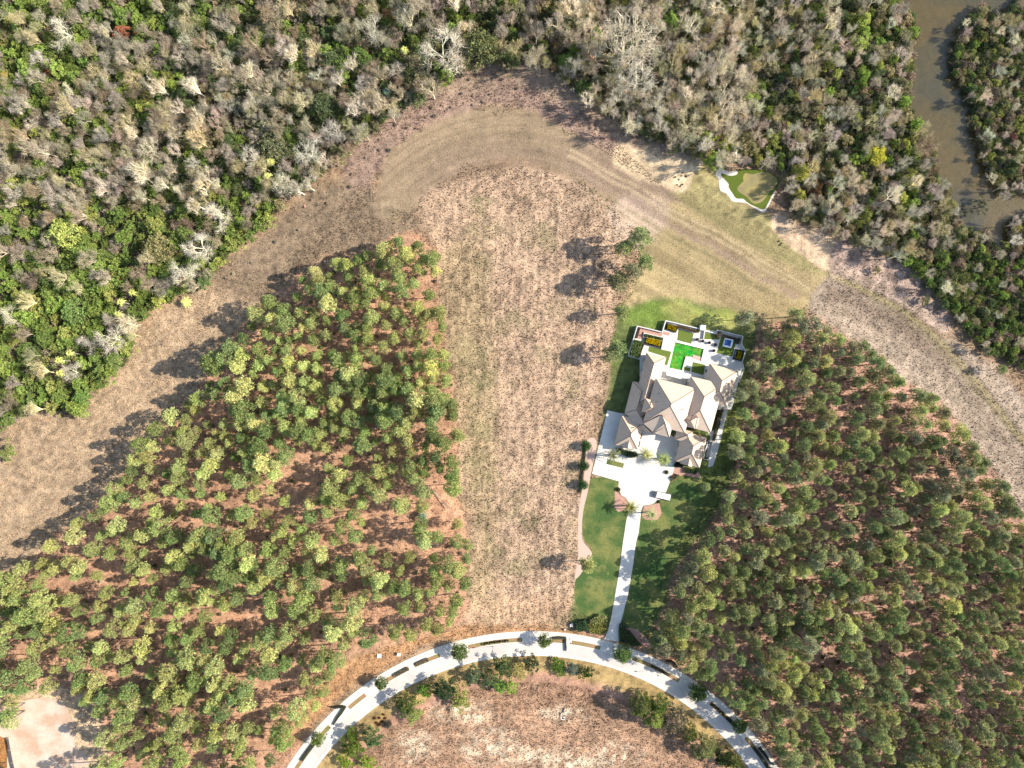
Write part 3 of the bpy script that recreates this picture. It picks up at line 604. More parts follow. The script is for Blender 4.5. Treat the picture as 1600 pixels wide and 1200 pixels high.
def pine_label(st_, x, y, ci_):
    tone = (TW if st_ == 'w' else TE)[ci_]
    if st_ == 'w':
        zz = ('at the west stand north tip' if y < 520 else 'on the west stand pasture edge' if x > 640 and y < 780 else 'by the west stand red clearing' if x > 480 and y < 900 else
              'above the road in the west stand' if x > 480 else 'near the gravel lot, west stand' if y > 1060 and x < 260 else 'on the west stand meadow side' if x < 300 and y < 900 else 'in the southern west stand' if y > 900 else 'amid the west stand')
    else:
        zz = ('at the east stand north corner' if y < 620 and x < 1350 else 'on the east stand garden side' if x < 1180 and y < 960 else 'above the road in the east stand' if x < 1240 and y >= 960 else
              'on the east stand outer rim' if y < 820 and (y - 500) < (x - 1240) * .85 else 'in the southern east stand' if y > 980 else 'amid the east stand')
    return f'{tone} pine {zz}', ''
TW = ['olive-green', 'mid green', 'pale yellow-green', 'deep green']; TE = ['grey-green', 'dark green', 'light green', 'dusky green']
def neighbour(q, pool, idx, name):
    """what stands right beside this one, read off the layout"""
    d = [((p[idx] - q[idx]) ** 2 + (p[idx + 1] - q[idx + 1]) ** 2, i) for i, p in enumerate(pool) if p is not q and abs(p[idx] - q[idx]) < 40 and abs(p[idx + 1] - q[idx + 1]) < 40]
    if not d: return 'standing clear'
    p = pool[min(d)[1]]; dx = p[idx] - q[idx]; dy = p[idx + 1] - q[idx + 1]
    return f"{name(p)} one {'to its right' if dx > 0 and abs(dx) > abs(dy) else 'to its left' if abs(dx) > abs(dy) else 'just below' if dy > 0 else 'just above'}"
inv = [p for p in allp if 5 < p[1] < 1595 and p[2] < 1195]
inv.sort(key=lambda p: -p[3]); top = set(id(p) for p in inv[:285]); rest = []
for p in allp:
    st_, x, y, s, ci_ = p; vi = random.randrange(9); pr = PINE[vi]; wxy = P(x, y, pr[2] * .75)
    if id(p) in top:
        lb, gp = pine_label(st_, x, y, ci_); lb = f"{'broad' if s > .98 else 'medium'} {lb}"; lum = {0: 2, 1: 1, 2: 3, 3: 0}; nb_ = neighbour(p, allp, 1, lambda q: ['darker', 'similar', 'paler'][1 + (lum[q[4]] > lum[ci_]) - (lum[q[4]] < lum[ci_])]); lb = f'{lb}, {nb_}'; gp = 'pines of the west stand' if st_ == 'w' else 'pines of the east stand'; place('pine_tree', pr, *wxy, s, PG[st_][ci_], lb, gp)
    else: rest.append((*wxy, 0, s, vi + 9 * (ci_ + (4 if st_ == 'e' else 0))))
mass('pine_wood', rest, source_collection('pinesource', PINE), PG['w'] + PG['e'], kind='stuff')
# pines that stand alone, each as the photograph shows it
solo = [(918, 884, .74, 'yellow-green tree with a long thin trunk by the sandy path bulge', 2), (1000, 371, 1.02, 'light green pine, northernmost of the pair clumps beside the east lawn corner', 0), (975, 388, .8, 'small round pine just below the northernmost meadow pine', 1), (1008, 408, .85, 'pine with a round crown at the right of the second clump on the meadow edge', 1),
        (990, 424, .95, 'dark green pine in the middle of the second clump on the meadow edge', 3), (966, 440, .95, 'darkest pine at the left foot of the second clump on the meadow edge', 3), (971, 486, .82, 'single pine above the garden wall corner, long shadow to the west', 1),
        (966, 545, .86, 'taller of two pines beside the shaded west lawn of the house', 1), (953, 556, .75, 'smaller leftmost of two pines beside the shaded west lawn', 0), (1166, 496, .9, 'dark leaning pine behind the spa corner of the courtyard', 3), (1172, 512, .7, 'low bright pine just behind the white spa tub wall', 2),
        (1246, 492, .85, 'sparse grey-green pine at the top corner of the eastern stand', 0), (1350, 540, .72, 'dark pine standing out to the right of the eastern stand tip', 1), (1362, 556, .7, 'second pine of the short outlying row right of the eastern stand tip', 1), (1376, 563, .66, 'last pine of the short outlying row right of the eastern stand tip', 2),
        (1568, 577, .52, 'tiny lone pine on the rough strip below the river wood', 1), (1543, 547, .5, 'small dark pine against the edge of the river wood', 3), (1047, 236, .26, 'tiny sapling alone on the pale sandy patch by the swamp edge', 1), (12, 1128, .8, 'yellow-green pine with a long bare trunk at the gravel lot corner', 2),
        (627, 790, .85, 'rounded yellow-green pine alone in the red clearing', 2), (652, 835, .5, 'small yellow-green pine beside the dark palmetto clump', 2), (1104, 762, .5, 'low dark pine on the lawn behind the south-east corner of the house', 1), (1028, 1000, .7, 'round green pine between the driveway foot and the road', 1), (1048, 988, .75, 'pale pine next to the round one near the driveway foot', 2)]
for px, py, s, lb, ci_ in solo:
    pr = random.choice(PINE); s *= 1.28 if s > .6 and px < 1030 else 1.1; place('pine_tree', pr, *P(px, py, pr[2] * .62 * s), s, (PG['w'] + PG['e'])[ci_ + (4 if px > 940 else 0)], lb, sz=s * .8)

# ------------------------------------------------------------------ swamp wood: bare trees, evergreens, palms, undergrowth
def hue(x, y):
    a = float(fbm(np.array([x]), np.array([y]), 90, 61)[0]); return a
GREENS = [SF(112, 128, 68), SF(130, 146, 76), SF(98, 110, 72), SF(148, 140, 106), SF(154, 158, 88), SF(134, 130, 108)]
BARK = [S(178, 168, 148, 1.05), S(204, 194, 174, 1.05), S(166, 150, 126, 1.05), S(188, 178, 142, 1.05)]
RED = [SF(196, 96, 80), SF(206, 128, 84), SF(186, 170, 50)]
specials = [('bare', 686, 72, 38, 1, 'largest silvery bare tree, spreading at the top edge of the brown meadow'), ('bare', 478, 236, 26, 1, 'silver bare tree overhanging the left marsh grass, upper of the pair'), ('bare', 443, 286, 20, 1, 'silver bare tree below the leaning palm on the swamp edge'), ('bare', 520, 204, 20, 1, 'pale bare tree right above the silver pair on the swamp edge'),
    ('bare', 562, 158, 18, 1, 'small pale bare tree beside the very dark evergreen'), ('bare', 285, 424, 24, 1, 'white branched bare tree beside the round green shrub on the swamp edge'), ('bare', 308, 382, 26, 1, 'broad white bare tree right of the olive oak'), ('bare', 336, 334, 24, 1, 'pinkish white bare tree above the olive oak'),
    ('bare', 196, 506, 17, 1, 'small white bare tree beside the palm group on the west edge'), ('bare', 168, 530, 25, 1, 'fan-shaped white bare tree above the bright green thicket'), ('bare', 132, 536, 17, 1, 'round white bare tree left of the fan-shaped one'), ('bare', 108, 582, 17, 1, 'narrow grey bare tree below the leaning palm'),
    ('bare', 985, 60, 42, 1, 'wide pale bare tree at the top, right of the brown meadow tip'), ('bare', 1000, 118, 30, 1, 'grey bare tree with a tangled crown below the wide pale one'), ('bare', 582, 45, 26, 1, 'mauve bare tree near the top edge left of the largest silver tree'), ('bare', 230, 228, 22, 1, 'thin forked whitish tree in the grey wood'), ('bare', 1082, 190, 26, 3, 'tan bare tree at the edge above the pale sandy patch'), ('bare', 1450, 225, 20, 2, 'pinkish bare tree leaning over the river bank'), ('bare', 90, 45, 24, 1, 'white limbed bare tree near the upper left corner'),
    ('oak', 505, 165, 26, SF(58, 86, 50), 'very dark evergreen just left of the small pale bare tree'), ('oak', 425, 230, 28, SF(112, 118, 84), 'olive grey evergreen on the swamp edge left of the silver pair'), ('oak', 243, 388, 28, SF(122, 124, 88), 'olive evergreen oak beside the broad white bare tree'), ('oak', 752, 72, 34, SF(92, 104, 62), 'dark olive oak right of the largest silver bare tree'), ('oak', 112, 485, 24, SF(88, 124, 48), 'saturated green tree in the western thicket'),
    ('oak', 66, 528, 18, SF(92, 130, 44), 'small vivid green tree left of the western thicket'), ('oak', 95, 362, 28, SF(146, 158, 84), 'large yellow-green tree in the western wood'), ('oak', 318, 440, 12, SF(92, 128, 62), 'round green shrub tree at the foot of the white bare tree'), ('oak', 126, 622, 16, SF(84, 128, 40), 'vivid green bush tree at the western wood point'), ('oak', 90, 620, 15, SF(86, 122, 46), 'green bush tree left of the western wood point'), ('oak', 155, 600, 10, SF(96, 140, 50), 'small green bush tree at the meadow edge by the western wood'), ('oak', 10, 708, 13, SF(150, 162, 92), 'pale green bush alone at the left edge of the meadow'), ('oak', 175, 565, 16, SF(104, 134, 54), 'green tree below the fan-shaped white tree'),
    ('oak', 190, 48, 12, RED[0], 'red-leaved tree near the upper left corner'), ('oak', 72, 112, 7, RED[0], 'little scarlet tree among grey twigs'), ('oak', 459, 10, 9, SF(214, 110, 110), 'pink-red tree on the top edge'), ('oak', 605, 20, 10, SF(214, 130, 96), 'salmon tree on the top edge left of the dark tree'), ('oak', 6, 118, 9, SF(212, 160, 90), 'orange tree at the left edge of the wood'), ('oak', 190, 430, 8, SF(212, 140, 90), 'small orange tree between green bushes'),
    ('oak', 1372, 242, 18, SF(186, 186, 60), 'bright yellow tree near the river bend'), ('oak', 1252, 268, 16, SF(176, 182, 72), 'yellow-green tree behind the putting green'), ('oak', 1350, 118, 13, SF(136, 172, 66), 'bright lime tree close to the river'), ('oak', 1278, 292, 10, SF(208, 132, 96), 'rust-coloured tree right of the putting green'), ('oak', 1584, 214, 8, SF(200, 110, 110), 'pink-red tree on the far river bank'), ('oak', 1135, 225, 14, SF(150, 162, 60), 'yellow-green tree above the sand bunker'), ('oak', 885, 95, 16, SF(104, 140, 50), 'vivid green tree at the swamp edge north of the meadow'),
    ('oak', 1540, 320, 13, SF(150, 146, 112), 'small grey-green tree standing in the river'), ('oak', 1372, 422, 6, SF(168, 168, 110), 'small pale bush alone in the mauve marsh grass'), ('oak', 1448, 470, 7, SF(112, 124, 84), 'dark small bush low in the mauve marsh grass')]
taken = []
for kd, px, py, rp_, c_, lb in specials:
    taken.append((px, py, rp_ * .8))
    if kd == 'bare':
        pr = random.choice(BARE); s = rp_ * K / pr[3]; z = 0; hh_ = pr[2] * s * .75; place('bare_tree', pr, *P(px, py, hh_), s, BARK[c_], lb, crown='twigs', trunk='branches', bark=tuple(min(.62, v * 1.15) for v in BARK[c_]))
    else:
        pr = random.choice(OAK if rp_ > 14 else BROAD); s = rp_ * K / pr[3]; c_ = tuple(a * .62 + b * .38 for a, b in zip(c_, SF(132, 126, 92))); place('broadleaf_tree', pr, *P(px, py, pr[2] * s * .8), s, c_, lb, z=-.6 if px == 1540 else 0)
palms = [(205, 457, 'upper cabbage palm on the western wood edge, trunk leaning right'), (187, 472, 'middle cabbage palm of the western wood edge trio'), (183, 490, 'lowest cabbage palm of the western wood edge trio'), (107, 552, 'cabbage palm with a white trunk below the fan-shaped bare tree'), (90, 563, 'cabbage palm just left of the white-trunked one'), (92, 583, 'pale cabbage palm beside the narrow grey bare tree'), (421, 252, 'cabbage palm with a yellowish head at the silver tree pair'), (417, 275, 'cabbage palm at the foot of the olive grey evergreen'), (631, 77, 'cabbage palm left of the largest silver bare tree'), (603, 143, 'cabbage palm near the meadow fringe between dark thickets'), (290, 472, 'squat palmetto alone on the dry grass west of the pines'), (32, 640, 'pale palmetto on the bare ground of the western wood'), (660, 808, 'dark bluish palmetto clump in the red clearing')]
for px, py, lb in palms:
    pr = random.choice(CABB); low = 'palmetto' in lb; taken.append((px, py, 9))
    s = 1.0 if not low else 1.3; place('cabbage_palm', pr, *P(px, py, 3 if low else pr[2]), s, SF(176, 176, 104) if 'dark' not in lb else SF(92, 112, 92), lb, crown='fronds', sz=.3 if low else 1.0, cat='palm')
def free(x, y, m=0):
    return all((x - a) ** 2 + (y - b) ** 2 > (c_ + m) ** 2 for a, b, c_ in taken)
def bank(x, y):  # stay off the river
    return inside(np.array([x]), np.array([y]), RIVER)[0]
def wooddens(x, y): return 1.0
wpt = scatter(NWOOD, 12.2, seed=9, bounds=(-60, 1690, -70, 720)); 
bare_l = []; broad_l = []
dead = [(700, 118), (760, 92), (850, 100), (960, 185), (1100, 248), (1040, 245), (960, 215), (860, 150), (790, 125), (700, 150)]
for x, y in wpt:
    if bank(x, y) or not free(x, y, 2): continue
    hn = hue(x, y); pb = .52
    if x < 260 and y < 130: pb = .2
    if x < 420 and y > 330: pb = .22
    if 130 < x < 480 and 50 < y < 260: pb = .62
    if x < 200 and 200 < y < 300: pb = .75
    if 880 < x < 1300 and y < 220: pb = .8
    if x > 1200 and y < 330: pb = .42
    if x > 1380 and y > 400: pb = .2
    if x < 160 and y > 440: pb = .15
    s = random.triangular(.42, 1.02, .62)
    if inside(np.array([x]), np.array([y]), dead)[0]: s *= .45
    if x > 1180: s *= .85
    if x > 1486: s *= .72
    (bare_l if random.random() < pb else broad_l).append([x, y, s, hn])
def wregion(x, y):
    return ('across the river' if x > 1500 and y < 330 else 'on the near river bank' if x > 1380 and y < 330 else 'below the river bend' if x > 1300 else 'behind the putting green' if x > 1130 and y > 170 else 'in the top right wood' if x > 1130 else 'above the sandy patch' if x > 850 and y > 110 else
            'in the top centre wood' if x > 560 and y < 120 else 'along the brown meadow fringe' if x > 400 else 'in the western wood point' if y > 450 else 'in the left edge wood' if y > 260 else 'in the grey upper wood' if x > 200 else 'in the upper left wood')
BN = ['grey-twigged', 'silvery', 'brown-twigged', 'straw-coloured']; GN = ['green', 'light green', 'dark green', 'olive', 'yellow-green', 'grey-green']
used_b = [b for b in bare_l if 0 < b[0] < 1600 and b[1] > 0]; used_b.sort(key=lambda b: -b[2]); tb = set(id(b) for b in used_b[:270])
used_g = [b for b in broad_l if 0 < b[0] < 1600 and b[1] > 0]; used_g.sort(key=lambda b: -b[2]); tg = set(id(b) for b in used_g[:255])
rb_, rg_ = [], []
wall_ = [[b[0], b[1], 'leafless'] for b in bare_l] + [[b[0], b[1], 'leafy'] for b in broad_l] + [[a, b, 'special'] for a, b, c in taken]
for q_ in specials: [w.__setitem__(2, q_[5].split(',')[0].split(' tree')[0] if False else ('silvery' if q_[0] == 'bare' else 'large leafy')) for w in wall_ if w[0] == q_[1] and w[1] == q_[2]]
for w in wall_: w[2] = 'palm' if w[2] == 'special' else w[2]
def wnb(b):
    return neighbour([b[0], b[1]], [w for w in wall_ if (w[0] - b[0]) ** 2 + (w[1] - b[1]) ** 2 > .01], 0, lambda q: q[2])
sz_ = lambda s: 'wide' if s > .86 else 'mid-sized' if s > .74 else 'small'
for b in bare_l:
    x, y, s, hn = b; vi = random.randrange(len(MIXB)); ci_ = random.choice([0, 0, 1, 2, 3]) if x < 850 else random.choice([1, 1, 1, 3]); pr = MIXB[vi]; s *= 1.2 * (1.0 if vi < 3 else 1.1); xy = P(x, y, pr[2] * s * .7)
    if id(b) in tb: place('bare_tree', pr, *xy, s, BARK[ci_], (f'{sz_(b[2])} {BN[ci_]} bare tree {wregion(x, y)}, {wnb(b)}'), 'bare trees of the swamp wood', crown='twigs', trunk='branches', bark=tuple(min(.7, v * 1.25) for v in BARK[ci_]))
    else: rb_.append((*xy, 0, s, vi + len(MIXB) * ci_))
for b in broad_l:
    x, y, s, hn = b; vi = random.randrange(len(BROAD)); pr = BROAD[vi]; xy = P(x, y, pr[2] * s * .8)
    q = hn * 6 + random.gauss(0, 1.3) - .3; 
    ci_ = random.choice([0, 4, 1, 1, 0]) if x < 260 or (x < 420 and y > 300) else random.choice([2, 5, 3, 0, 2, 1]) if x < 850 else random.choice([3, 3, 5, 1, 4, 2])
    if x > 1330 and y > 400: ci_ = random.choice([0, 1, 0, 2])
    if id(b) in tg: place('broadleaf_tree', pr, *xy, s, GREENS[ci_], (f'{sz_(b[2])} {GN[ci_]} leafy tree {wregion(x, y)}, {wnb(b)}'), 'leafy trees of the swamp wood')
    else: rg_.append((*xy, 0, s, vi + len(BROAD) * ci_))
mass('bare_woods', rb_, source_collection('baresource', MIXB), BARK, kind='stuff')
mass('leafy_woods', rg_, source_collection('leafysource', BROAD), GREENS, kind='stuff')
# undergrowth
UG = [SF(110, 116, 72), SF(132, 134, 86), SF(154, 140, 118), SF(172, 156, 138), SF(134, 120, 98), SF(96, 106, 68)]
up_ = []
for x, y in scatter(NWOOD, 7.0, seed=12, bounds=(-40, 1660, -50, 690)):
    if bank(x, y): continue
    dd = inside(np.array([x]), np.array([y]), dead)[0]; ci_ = random.choice([2, 3, 4, 2]) if dd else random.choice([0, 1, 2, 4, 5, 0]); up_.append((*P(x, y, 1), 0, random.uniform(.7, 1.7) * (.4 if dd else 1), random.randrange(5) + 5 * ci_))
for poly, d_, sc__ in ((WPINE, 17, .5), (EPINE, 15, .5)):
    for x, y in scatter(poly, d_, seed=13, bounds=(-40, 1660, 300, 1240)):
        if (wd(x, y) > 900 and random.random() < .8) or (x < 170 and y > 1080): continue
        up_.append((*P(x, y, .5), 0, random.uniform(.25, .75), random.randrange(5) + 5 * random.choice([0, 2, 4, 3, 5, 4])))
for x, y in scatter([(540, 250), (640, 170), (720, 115), (800, 100), (900, 150), (985, 208), (960, 225), (830, 160), (720, 168), (640, 205), (560, 290), (440, 380), (350, 440), (330, 420), (440, 330)], 13, seed=15):
    if random.random() < .6: up_.append((*P(x, y, .3), 0, random.uniform(.15, .6), random.randrange(5) + 5 * random.choice([2, 3, 2])))
mass('undergrowth', up_, source_collection('undersource', SHRUB), UG, kind='stuff')

# ------------------------------------------------------------------ dry grass tufts over the meadows
def in_any(x, y, polys):
    m = np.zeros(x.shape, bool)
    for p in polys: m |= inside(x, y, p)
    return m
N = 420000; tx = rng.uniform(-30, 1630, N); ty = rng.uniform(60, 1230, N)
rcx = np.sqrt((tx - 832) ** 2 + (ty - 1438) ** 2)
hardp = [drive, lawn_l, lawn_r, path, LOT, fr, bk, [(982, 556), (996, 509), (1035, 515), (1040, 500), (1095, 508), (1165, 525), (1165, 600), (1140, 640), (1112, 735), (1050, 735), (950, 700), (975, 645), (998, 562)]]
ok = ~in_any(tx, ty, hardp) & ~((rcx > 411) & (rcx < 454)) & ~inside(tx, ty, RIVER)
wood = inside(tx, ty, NWOOD) & ~inside(tx, ty, dead); pinz = inside(tx, ty, WPINE) | inside(tx, ty, EPINE); ok &= ~wood
wtx = tx + 16 * (fbm(tx, ty, 30, 301) - .5) * 2; wty = ty + 20 * (fbm(tx, ty, 26, 302) - .5) * 2
short = inside(wtx, wty, [(575, 340), (612, 235), (680, 190), (760, 168), (830, 175), (900, 210), (1000, 268), (1300, 425), (1255, 490), (1160, 500), (1175, 560), (1150, 640), (1060, 840), (1035, 990), (900, 985), (900, 880), (950, 600), (985, 478), (1010, 400), (960, 320), (900, 285), (830, 262), (750, 258), (690, 285), (640, 330)]) | inside(tx, ty, [(962, 220), (1100, 245), (1200, 330), (1312, 380), (1300, 430), (1060, 310)]) | ((rcx < 411) & (rcx > 372))
tall = inside(tx, ty, [(1300, 430), (1312, 372), (1440, 415), (1490, 480), (1640, 660), (1640, 830), (1480, 640), (1290, 505), (1262, 478)]) | inside(tx, ty, dead) | inside(wtx, wty, [(560, 290), (640, 205), (560, 215), (350, 400), (420, 440)])
ok &= ~(short & (rng.random(N) < .55)); ok &= ~(tall & (rng.random(N) < .4)); ok &= ~(pinz & (rng.random(N) < .5))
tx = tx[ok]; ty = ty[ok]; short = short[ok]; tall = tall[ok]; n = len(tx)
x = (tx - 800) * K; y = (600 - ty) * K; base = gcol(tx, ty)
hgt = rng.uniform(.16, .5, n) * np.where(short, .38, 1) * np.where(tall, .8, 1); wid = rng.uniform(.2, .5, n) * np.where(short, .8, 1)
tn = np.clip(rng.normal(1.08, .36, n), .4, 2.2)[:, None] * base * (1 + .1 * rng.normal(size=(n, 1)) * np.array([[1, .3, -.5]]))
Vs = []; Ts = []
for b_ in range(2):
    a = rng.uniform(0, 6.283, n); dx = np.cos(a) * wid / 2; dy = np.sin(a) * wid / 2; ox = rng.uniform(-.12, .12, n); oy = rng.uniform(-.12, .12, n); lx = rng.normal(0, .14, n); ly = rng.normal(0, .14, n)
    Vs.append(np.stack([np.stack([x + ox - dx, y + oy - dy, np.full(n, -.06)], 1), np.stack([x + ox + dx, y + oy + dy, np.full(n, -.06)], 1), np.stack([x + ox + lx, y + oy + ly, hgt], 1)], 1).reshape(-1, 3)); Ts.append(np.repeat(tn, 3, 0))
V = np.concatenate(Vs); mesh_obj('grass', mk_mesh('grass', V, np.arange(len(V)).reshape(-1, 3), M['grass'], np.clip(np.concatenate(Ts), .01, .85)), kind='stuff')

# ------------------------------------------------------------------ the house
hx = empty('house', (*P(1060, 640), 0), label='large white villa with pale hipped tile roofs round a green courtyard pool', cat='house')
hv = Vector(hx.location)
def part(o, parent=None):      # keep world coordinates while parenting to the house
    o.parent = parent or hx
    if not parent: o.location = -hv
    return o
def roof_block(cor, he, rid, hr, over=.55, wall=True, base=0, caps=True, win=True):
    """four eave corners NW NE SE SW in photo pixels at eave height, ridge ends N and S"""
    c = [Vector(P3(x, y, he)) for x, y in cor]; r = [Vector(P3(x, y, hr)) for x, y in rid]
    if len(r) == 1: r = [r[0], r[0] + Vector((.01, -.02, 0))]
    q = MB(); d = Vector((0, 0, -.28))
    V = c + r + [v + d for v in c]
    q.add(V, [(0, 1, 4), (1, 2, 5), (1, 5, 4), (2, 3, 5), (3, 0, 4), (3, 4, 5), (0, 6, 7, 1), (1, 7, 8, 2), (2, 8, 9, 3), (3, 9, 6, 0), (6, 9, 8, 7)])
    ro = part(q.build('roof', M['roof']))
    if caps:
        for a, b in ((c[0], r[0]), (c[1], r[0]), (c[2], r[1]), (c[3], r[1]), (r[0], r[1])):
            if (a - b).length < .5: continue
            m_ = MB(); m_.bar(a + Vector((0, 0, .03)), b + Vector((0, 0, .05)), .2, .12); part(m_.build('ridge_cap', M['ridge']), ro)
    if wall:
        ce = sum(c, Vector()) / 4; ins = []
        for i in range(4):
            v = c[i]; a = (c[(i + 1) % 4] - v).normalized(); b = (c[i - 1] - v).normalized(); ins.append(v + (a + b) * over)
        w = MB(); w.prism([(v.x, v.y) for v in ins], base, he - .25); wo = part(w.build('wall', M['wall']))
        if win:
            for i in range(4):
                a, b = ins[i], ins[(i + 1) % 4]; L_ = (b - a).length; nn = int(L_ // 3.6); dd = (b - a).normalized(); nrm = dd.cross(Vector((0, 0, 1)))
                if nrm.dot((a + b) / 2 - ce) < 0: nrm = -nrm
                for k in range(nn):
                    p = a + dd * L_ * (k + .5) / nn; p.z = 0
                    for z0 in ([.9] if he < 6 else [.9, he - 3.1]):
                        u = MB(); t = p + nrm * .02; u.bar(t - dd * .7 + Vector((0, 0, z0 + .8)), t + dd * .7 + Vector((0, 0, z0 + .8)), .06, 1.6); wn = part(u.build('window', M['glass']), wo)
                        f = MB()
                        for z_ in (z0 - .04, z0 + 1.64): f.bar(t - dd * .76 + Vector((0, 0, z_)), t + dd * .76 + Vector((0, 0, z_)), .14, .08)
                        part(f.build('window_frame', M['frame']), wo)
    return ro
main = roof_block([(1024.5, 591), (1089, 607), (1070, 676.5), (1005, 660)], 8.4, [(1049, 631), (1047.5, 634.5)], 13.2)
roof_block([(1010, 551), (1041, 558.5), (1018, 640), (990, 634)], 4.6, [(1022, 567.5), (1006, 625)], 7.6)
roof_block([(989, 595.5), (1022, 604), (1010, 668), (976, 646)], 3.9, [(1003, 612), (995, 640)], 6.6)
roof_block([(984, 640), (1012, 646), (1020, 678), (980, 664)], 3.7, [(1003, 652), (1006, 664)], 5.6)
garage = roof_block([(971, 649.5), (1007, 657), (996, 702), (960, 695)], 3.6, [(986.5, 677), (985.5, 681)], 7.4)
roof_block([(1079, 588), (1131, 600), (1110.5, 676), (1062, 664)], 7.4, [(1100.5, 620), (1094, 641)], 11.2)
roof_block([(1109, 568), (1153, 580), (1136, 635.5), (1093, 623)], 5.8, [(1128, 595), (1124.5, 611)], 9.6)
roof_block([(1066.5, 673), (1105, 684), (1093, 731.5), (1054.5, 720)], 3.9, [(1083.5, 697), (1080.5, 708)], 7.6)
roof_block([(1058, 668), (1082, 674), (1080, 692), (1055, 687)], 4.6, [(1074, 679.5), (1074, 680)], 6.6)
roof_block([(1005, 661.5), (1050, 668), (1046, 684), (1021, 675)], 8.3, [(1034, 648), (1039, 660)], 11.4, caps=True)
roof_block([(1064.5, 654), (1083, 640), (1097, 655), (1086, 671)], 8.2, [(1079.5, 657), (1090, 651)], 10.8, wall=False)
roof_block([(1008, 622), (1018, 625), (1024, 638), (1002, 645)], 8.5, [(1016, 634), (1017, 637)], 10.6, wall=False)
roof_block([(1025, 664), (1046, 660), (1046.5, 684), (1021.5, 676.5)], 8.2, [(1037, 663.5), (1038, 667)], 10.2, wall=False)
roof_block([(974, 683), (991, 686), (987, 702), (968, 697.5)], 3.75, [(983, 687), (980.5, 700.5)], 5.7, wall=False)
roof_block([(1068, 712), (1085, 716), (1081, 730), (1063, 724.5)], 4.05, [(1077.5, 713.5), (1075, 728)], 6.0, wall=False)
# garage doors and front door
for a, b, n_ in (((1006.5, 662), (997.5, 700), 3), ((1057, 717), (1066, 680), 3)):
    A = Vector(P3(*a, 0)); B = Vector(P3(*b, 0)); d = (B - A).normalized(); nr = Vector((-d.y, d.x, 0)); nr = nr if nr.dot(Vector(P3(1030, 700, 0)) - A) > 0 else -nr
    for k in range(n_):
        c = A + (B - A) * (k + .5) / n_; q = MB(); o_ = nr * -.25; q.bar(c + o_ - d * 1.25 + Vector((0, 0, 1.15)), c + o_ + d * 1.25 + Vector((0, 0, 1.15)), .08, 2.3); dr = part(q.build('garage_door', M['door']))
        for z_ in (.6, 1.15, 1.7): l = MB(); l.bar(c + o_ + nr * .05 - d * 1.2 + Vector((0, 0, z_)), c + o_ + nr * .05 + d * 1.2 + Vector((0, 0, z_)), .03, .04); part(l.build('panel', M['frame']), dr)
# flat canopies over the terrace
for pts, h in (([(1042, 576), (1063.5, 581), (1062, 591.5), (1041, 586)], 3.2), ([(1064.5, 581), (1080, 585), (1077, 592), (1062, 590)], 3.0)):
    q = MB(); q.prism(WP(pts, h), h, h + .25); part(q.build('canopy', M['white']))
    for x, y in pts: q = MB(); X, Y = P(x + (2 if x < 1055 else -2), y, h); q.cyl(X, Y, .5, h, .13, 8); part(q.build('post', M['white']))
for x, y, h in ((1028.8, 615, 10.6), (1025, 628, 10.4), (1067, 640, 11.5), (1012, 608, 5.9), (1035, 640, 11.5), (999, 615, 6.0), (990, 668, 6.0), (1114, 630, 7.7), (1078, 700, 6.6)):
    q = MB(); X, Y = P(x, y, h); q.cyl(X, Y, h - 1.2, h + .55, .13, 8); q.cyl(X, Y, h + .55, h + .7, .2, 8); part(q.build('vent_pipe', M['dark']))
q = MB(); X, Y = P(1097, 512.5, 1.2); q.prism([(X - 1.1, Y - .8), (X + .9, Y - 1.1), (X + 1.1, Y + .9), (X - .8, Y + 1.1)], 0, 2.6); q.build('garden_pillar', M['white'], label='blocky white pillar on the north garden wall of the courtyard', cat='pillar')

# ------------------------------------------------------------------ courtyard
TZ = .8
terr = [(984.5, 556), (997, 511), (1034, 520.5), (1040.5, 502), (1093, 515.5), (1099, 516), (1121, 517), (1160, 526), (1158, 537), (1164, 548), (1159, 565), (1161, 576), (1154, 597), (1143, 640), (1134, 640), (1100, 640), (1020, 640), (1000, 590), (1000, 560)]
pool = [(1054.6, 533.8), (1100.6, 545), (1095.6, 565), (1082, 561.5), (1081.5, 558.5), (1072, 557.5), (1066, 579.5), (1045, 575)]
spa_h = [(1133.5, 530), (1143.5, 532.2), (1140.8, 541.3), (1131, 539)]
t1 = [(1060, 514), (1084, 520.6), (1080, 537.3), (1058, 531.5)]; t2 = [(1014, 541.5), (1049, 549.5), (1042.5, 571), (1038, 570), (1041, 558), (1012.5, 549)]
t3 = [(1082.5, 565.5), (1102, 570), (1099, 586), (1080, 581)]; t4 = [(1127, 525), (1151, 531), (1144, 557), (1119.5, 551.5)]; t5 = [(1100, 519.5), (1120, 523), (1124.5, 530.5), (1098, 530)]; t6 = [(1069, 572.5), (1079, 575), (1078, 580.5), (1067.5, 578)]
def shrink(pts, f=.97):
    cx_ = sum(p[0] for p in pts) / len(pts); cy_ = sum(p[1] for p in pts) / len(pts); return [(cx_ + (x - cx_) * f, cy_ + (y - cy_) * f) for x, y in pts]
M['terrace'] = mat('terrace_paving', S(252, 245, 231), .75, .05, .7)
sheet('terrace', WP(terr, TZ), TZ, M['terrace'], holes=[WP(pool, TZ), WP(spa_h, TZ)], thick=.82, kind='structure')
po = empty('swimming_pool', (*P(1070, 555), 0), label='emerald green swimming pool with a stepped corner in the courtyard', cat='pool'); pv = Vector(po.location)
def pp(o, par, v): o.parent = par; o.location = -v; return o
q = MB(); W_ = WP(pool, TZ); n_ = len(W_)
q.add([(x, y, TZ) for x, y in W_] + [(x, y, .03) for x, y in W_], [(i, (i + 1) % n_, n_ + (i + 1) % n_, n_ + i) for i in range(n_)] + [tuple(range(n_, 2 * n_))]); pp(q.build('basin', M['white'], fix=False), po, pv)
pp(sheet('pool_water', W_, .42, M['pool']), po, pv)
